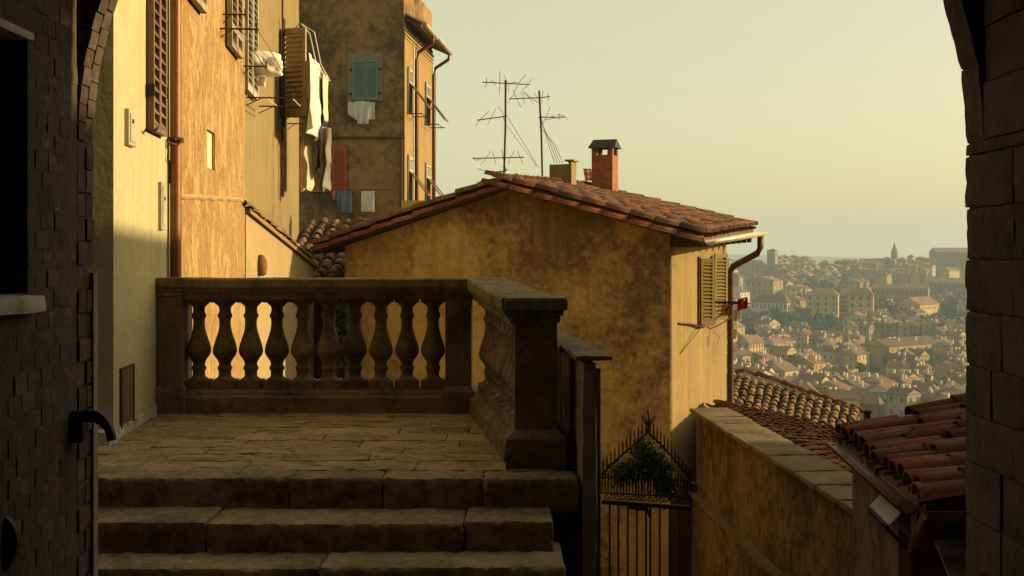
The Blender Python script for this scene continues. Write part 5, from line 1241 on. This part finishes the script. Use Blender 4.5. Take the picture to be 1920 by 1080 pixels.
# spire
sp = thing('church_spire', 'slender church tower with pointed spire on the skyline', 'tower', at(1677, 506, 1090), 'towers on the town skyline')
c = at(1677, 506, 1090); m_ = 1090 / F
mb = MB(); mb.lathe([(6.4 * m_ * .95, -8), (6.4 * m_ * .95, 30 * m_), (7.2 * m_, 30.5 * m_), (7.2 * m_, 32 * m_)], 8, tuple(c)); mb.build('shaft', TW['stone'], sp)
mb = MB(); mb.lathe([(6.6 * m_, 32 * m_), (3.2 * m_, 42 * m_), (0.25 * m_, 52 * m_), (0.2 * m_, 54 * m_)], 8, tuple(c)); mb.build('spire', M['townroof'], sp)
mb = MB()
for k in range(8): a_ = 2 * math.pi * (k + .5) / 8; mb.obox(c + Vector((math.cos(a_), math.sin(a_), 0)) * 5.75 * m_ + UP * 24 * m_, Vector((-math.sin(a_), math.cos(a_), 0)), Vector((math.cos(a_), math.sin(a_), 0)), UP, .8, .2, 2.2)
mb.build('belfry_openings', M['pane'], sp, kind='stuff')
# upper town
hero('palazzo', 'plain four-storey yellow palazzo on the hillside, left of its twin', 'building', 1571, 600, 60, 6, 46, 13, 'yellow', 20, D=770, win=(4, 1, 4, 2.0, 1.3), hip=.6)
hero('palazzo', 'plain four-storey yellow palazzo on the hillside, right of its twin', 'building', 1637, 606, 46, 4, 52, 13, 'yellow', 20, D=750, win=(3, 1, 4, 2.0, 1.3), hip=.6)
hero('palazzo', 'wide pale palazzo with red roof and one lit end', 'building', 1476, 601, 68, 14, 33, 15, 'white', 38, D=745, win=(9, 3, 2, 2.6, 1.1), hip=.9, chim=4)
hero('long_house', 'long tan range behind the twin palazzi', 'building', 1740, 572, 106, 8, 30, 8, 'tan', 22, D=800, win=(12, 1, 2, 1.8, 1.0), chim=4)
hero('corner_house', 'house with long sunlit flank on the wooded slope', 'house', 1725, 602, 42, 36, 30, 14, 'yellow', 44, D=720, win=(4, 8, 2, 1.6, 1.0), chim=3, ridge='s')
hero('upper_house', 'tan house with sunlit end wall under the bell tower', 'house', 1450, 556, 52, 18, 30, 8, 'tan', 40, D=830, win=(5, 2, 2, 2.2, 1.0), ridge='s')
hero('upper_house', 'house with a sunlit gable above the white palazzo edge', 'house', 1388, 572, 34, 18, 24, 10, 'white', 42, D=800, ridge='s')
hero('upper_house', 'ochre house with sunlit flank above the twin palazzi', 'house', 1613, 545, 40, 22, 16, 6, 'ochre', 42, D=860, ridge='s')
hero('upper_house', 'tall narrow house with sunlit end on the upper slope', 'house', 1663, 535, 22, 9, 18, 4, 'ochre', 40, D=890)
hero('upper_house', 'wide ochre row catching the sun below the skyline block', 'house', 1780, 520, 26, 36, 13, 5, 'yellow', 48, D=970, ridge='s')
hero('upper_house', 'grey block under the sunlit row at the picture edge', 'building', 1830, 560, 90, 10, 30, 8, 'grey', 18, D=840, win=(10, 1, 2, 1.6, 1.0))
hero('upper_house', 'grey infill house between the twin palazzi', 'building', 1592, 596, 20, 4, 42, 5, 'grey', 18, D=790, win=(1, 1, 5, 1.0, 3.0))
hero('upper_house', 'house with a bright sunlit roof below the twin palazzi', 'house', 1622, 612, 42, 16, 12, 14, 'cream', 30, D=660, ridge='s')
# middle
hero('white_long_house', 'long low white house with square windows under brown roof', 'house', 1588, 652, 70, 16, 15, 14, 'white', 30, D=560, win=(6, 2, 1, 1.4, 1.3), ridge='f')
hero('fortress_wall', 'long sunlit stone building running up the slope', 'building', 1668, 682, 54, 96, 32, 12, 'ochre', 52, D=520, win=(0, 9, 2, 1.0, 0.8), chim=6, ridge='s')
hero('yellow_block', 'tall block with bright yellow windowed side beside the downpipe', 'building', 1405, 694, 24, 27, 50, 14, 'yellow', 46, D=455, win=(2, 5, 4, 1.7, 0.8), ridge='s')
hero('yellow_annex', 'lower sunlit annex joined to the tall yellow block', 'house', 1399, 688, 22, 7, 18, 6, 'cream', 42, D=440)
hero('dark_gable', 'tan house with small sunlit end below the white long house', 'house', 1526, 688, 40, 14, 20, 10, 'tan', 40, D=470, ridge='s')
# lower
hero('cream_gable', 'cream house with bright sunlit windowed side in the lower town', 'house', 1566, 736, 32, 18, 38, 10, 'cream', 40, D=392, ridge='s', win=(2, 4, 2, 1.6, 0.8))
hero('cream_gable', 'broad pale house with sunlit windowed end right of the bright cream one', 'house', 1632, 731, 44, 17, 22, 9, 'cream', 40, D=400, win=(3, 4, 1, 1.8, 0.7), ridge='s')
hero('pink_house', 'pink house glowing in the sun above the near red roof', 'house', 1628, 768, 18, 28, 20, 7, 'pink', 50, D=345, ridge='s')
hero('pink_house', 'pink house behind the other pink one, with brighter gable', 'house', 1660, 752, 12, 34, 16, 8, 'pink', 50, D=370, ridge='s')
hero('lower_house', 'ochre roofed house with sunlit roof slope in the lower town', 'house', 1470, 712, 30, 26, 10, 10, 'tan', 44, D=430)
hero('lower_house', 'pale house with sunlit wall just above the mossy roof', 'house', 1519, 760, 30, 15, 20, 8, 'cream', 42, D=360, ridge='s')
hero('lower_house', 'cream houses end catching sun beside the arch pillar', 'house', 1745, 762, 30, 40, 18, 8, 'cream', 48, D=350, ridge='s')
hero('lower_house', 'tan house with two sunlit bays near the arch pillar', 'house', 1757, 712, 20, 28, 16, 7, 'ochre', 46, D=420, ridge='s')
hero('lower_house', 'white-walled house with sunlit front in the middle of lower town', 'house', 1676, 716, 26, 17, 20, 8, 'cream', 44, D=425, ridge='s')
# the crowd of smaller houses
rng = random.Random(42); placed = []; extra = {}; nthing = 0
bands = [(500, 560, 'small hazy house crowded on the upper slope below the skyline', 'upper slope houses'),
         (560, 640, 'small hazy house among trees on the middle slope', 'middle slope houses'),
         (640, 700, 'small tile-roofed house packed into the middle of the valley town', 'mid valley houses'),
         (700, 800, 'small tile-roofed house packed into the lowest visible part of town', 'lower valley houses')]
TREEZ = [(1385, 590, 1560, 632), (1640, 560, 1690, 612), (1722, 565, 1830, 625)]
cands = []
py = 498
while py < 792:
    px = 1335 + rng.uniform(0, 10)
    while px < 1850:
        cands.append((px + rng.uniform(-4, 4), py + rng.uniform(-3, 3))); px += rng.uniform(7, 12) * (1 + (py - 500) / 520)
    py += 4.4 + (py - 498) * 0.012
rng.shuffle(cands)
for (px, py) in cands:
    if any(a + 1 < px < c_ + 3 and b - 2 < py < d_ + 7 for (a, b, c_, d_) in FOOT): continue
    if any(a < px < c_ and b < py < d_ for (a, b, c_, d_) in TREEZ) and rng.random() < 0.93: continue
    D = town_D(py) * rng.uniform(0.99, 1.01); Pc = at(px, py, D)
    lf, ls, h = rng.uniform(5, 10), rng.uniform(5, 9), rng.uniform(3.6, 7.5)
    if any((Pc.x - q[0]) ** 2 + (Pc.y - q[1]) ** 2 < (0.36 * (lf + q[2])) ** 2 for q in placed): continue
    placed.append((Pc.x, Pc.y, lf))
    ph = R(rng.choice((8, 16, 22, 40, 48) if py < 640 else (16, 36, 44, 50)) + rng.uniform(-7, 7)); f = Vector((-math.cos(ph), math.sin(ph), 0)); s = Vector((math.sin(ph), math.cos(ph), 0))
    wall = rng.choice(('cream', 'yellow', 'tan', 'ochre', 'grey', 'stone', 'tan', 'stone', 'cream', 'grey', 'pink' if py > 690 and rng.random() < .4 else 'cream'))
    if py > 650 and rng.random() < 0.3: wall = rng.choice(('cream', 'white', 'yellow'))
    rid = rng.choice(('f', 's', 's')); w_ = (max(1, int(lf / 3)), max(1, int(ls / 3)), max(1, int(h / 3)), 1.3, 0.8)
    args = dict(ridge=rid, win=w_, chim=rng.choice((1, 2, 2, 3)), rng=rng, hip=rng.choice((0, 0, 0, .8)))
    if nthing < 290 and 1362 < px < 1818:
        lab, grp = next((l_, g_) for (a, b, l_, g_) in bands if a - 8 <= py <= b or b == 800)
        size = 'tiny' if lf * ls < 42 else 'small' if lf * ls < 64 else 'larger'
        lab = '%s %s %s-chimney house with %s roof %s' % (size, wall, ('one', 'two', 'three')[args['chim'] - 1], 'hipped' if args['hip'] else 'gabled end-on' if rid == 's' else 'long gabled', near_label(px, py))
        o = thing('town_house', lab, 'house', Pc, 'small houses of the far town'); nthing += 1
        town_block(o, Pc, f, s, lf, ls, h, wall, rng.uniform(1.3, 2.4), **args)
    else:
        town_block(None, Pc, f, s, lf, ls, h, wall, rng.uniform(1.3, 2.4), bl=extra, **args)
for key, b in extra.items():
    m = TW.get(key) or {'roof': M['townroof'], 'pane': M['pane'], 'chim': M['townwhite']}[key]
    o = b.build('distant_houses', m); o['kind'] = 'stuff'; o['label'] = 'mass of further small town houses beyond the counted ones'; o['category'] = 'houses'
print('town houses', nthing, len(placed))
# trees on the slope
def town_tree(px, py, w, h, rng, label, grp, mass=None):
    D = town_D(py); m = D / F; c = at(px, py, D)
    if mass is None: o = thing('town_tree', ('tall ' if h > 16.7 else 'low ' if h < 14.3 else '') + ('broad ' if w > 17.3 else 'narrow ' if w < 14.7 else '') + label + ' ' + near_label(px, py), 'tree', c, grp)
    mb = MB() if mass is None else mass[1]; mb.tube([c - UP * 3, c + UP * h * m * .5], [.4, .2], 5)
    if mass is None: mb.build('trunk', M['bark'], o)
    mb = MB() if mass is None else mass[0]; cs = []
    for k in range(16):
        a_ = rng.uniform(0, 6.28); r_ = rng.random() ** .5 * w * m * .42; z = rng.uniform(.25, .95) * h * m; kk = 1 - abs(z / (h * m) - .5) * .9
        cs.append(c + Vector((math.cos(a_) * r_ * kk, math.sin(a_) * r_ * kk, z)))
    leaves(mb, cs, 0.75, 44, w * m * .30, rng)
    if mass is None: mb.build('crown', M['treeleaf'], o, kind='stuff')
rng = random.Random(91)
for (x0, y0, x1, y1, n, lab) in ((1385, 596, 1565, 632, 60, 'dark belt tree'), (1642, 578, 1695, 616, 22, 'dark hollow tree'), (1725, 575, 1830, 628, 60, 'dark slope tree'), (1480, 530, 1720, 560, 16, 'garden tree'), (1470, 680, 1780, 750, 16, 'valley tree')):
    mass = (MB(), MB()) if n >= 20 else None
    for k in range(n):
        town_tree(rng.uniform(x0, x1), rng.uniform(y0, y1), rng.uniform(12, 20), rng.uniform(12, 19), rng, lab, 'trees of the far town', mass)
    if mass:
        wl = {'dark belt tree': 'dark band of trees below the wide pale palazzo', 'dark hollow tree': 'dark clump of trees right of the twin yellow palazzi', 'dark slope tree': 'wooded slope at the arch pillar edge of the town'}[lab]
        wd_ = thing('woodland', wl, 'trees', at((x0 + x1) / 2, y1, town_D(y1))); wd_['kind'] = 'stuff'
        mass[0].build('crowns', M['treeleaf'], wd_, kind='stuff'); mass[1].build('trunks', M['bark'], wd_, kind='stuff')

# ------------------------------------------------------------------ haze
mb = MB(); mb.box(-2600, 4200, -70, 4350, -110, 62)
hz = mb.build('haze', None) if False else None
me = bpy.data.meshes.new('haze'); me.from_pydata(mb.v, [], mb.f)
hm = bpy.data.materials.new('haze_air'); hm.use_nodes = True; t_ = hm.node_tree; t_.nodes.clear()
pv = t_.nodes.new('ShaderNodeVolumePrincipled'); pv.inputs['Color'].default_value = (0.60, 0.80, 0.96, 1); pv.inputs['Density'].default_value = 0.00031; pv.inputs['Anisotropy'].default_value = 0.0
ou = t_.nodes.new('ShaderNodeOutputMaterial'); t_.links.new(pv.outputs[0], ou.inputs['Volume'])
me.materials.append(hm); hz = put('haze', me); hz['kind'] = 'stuff'
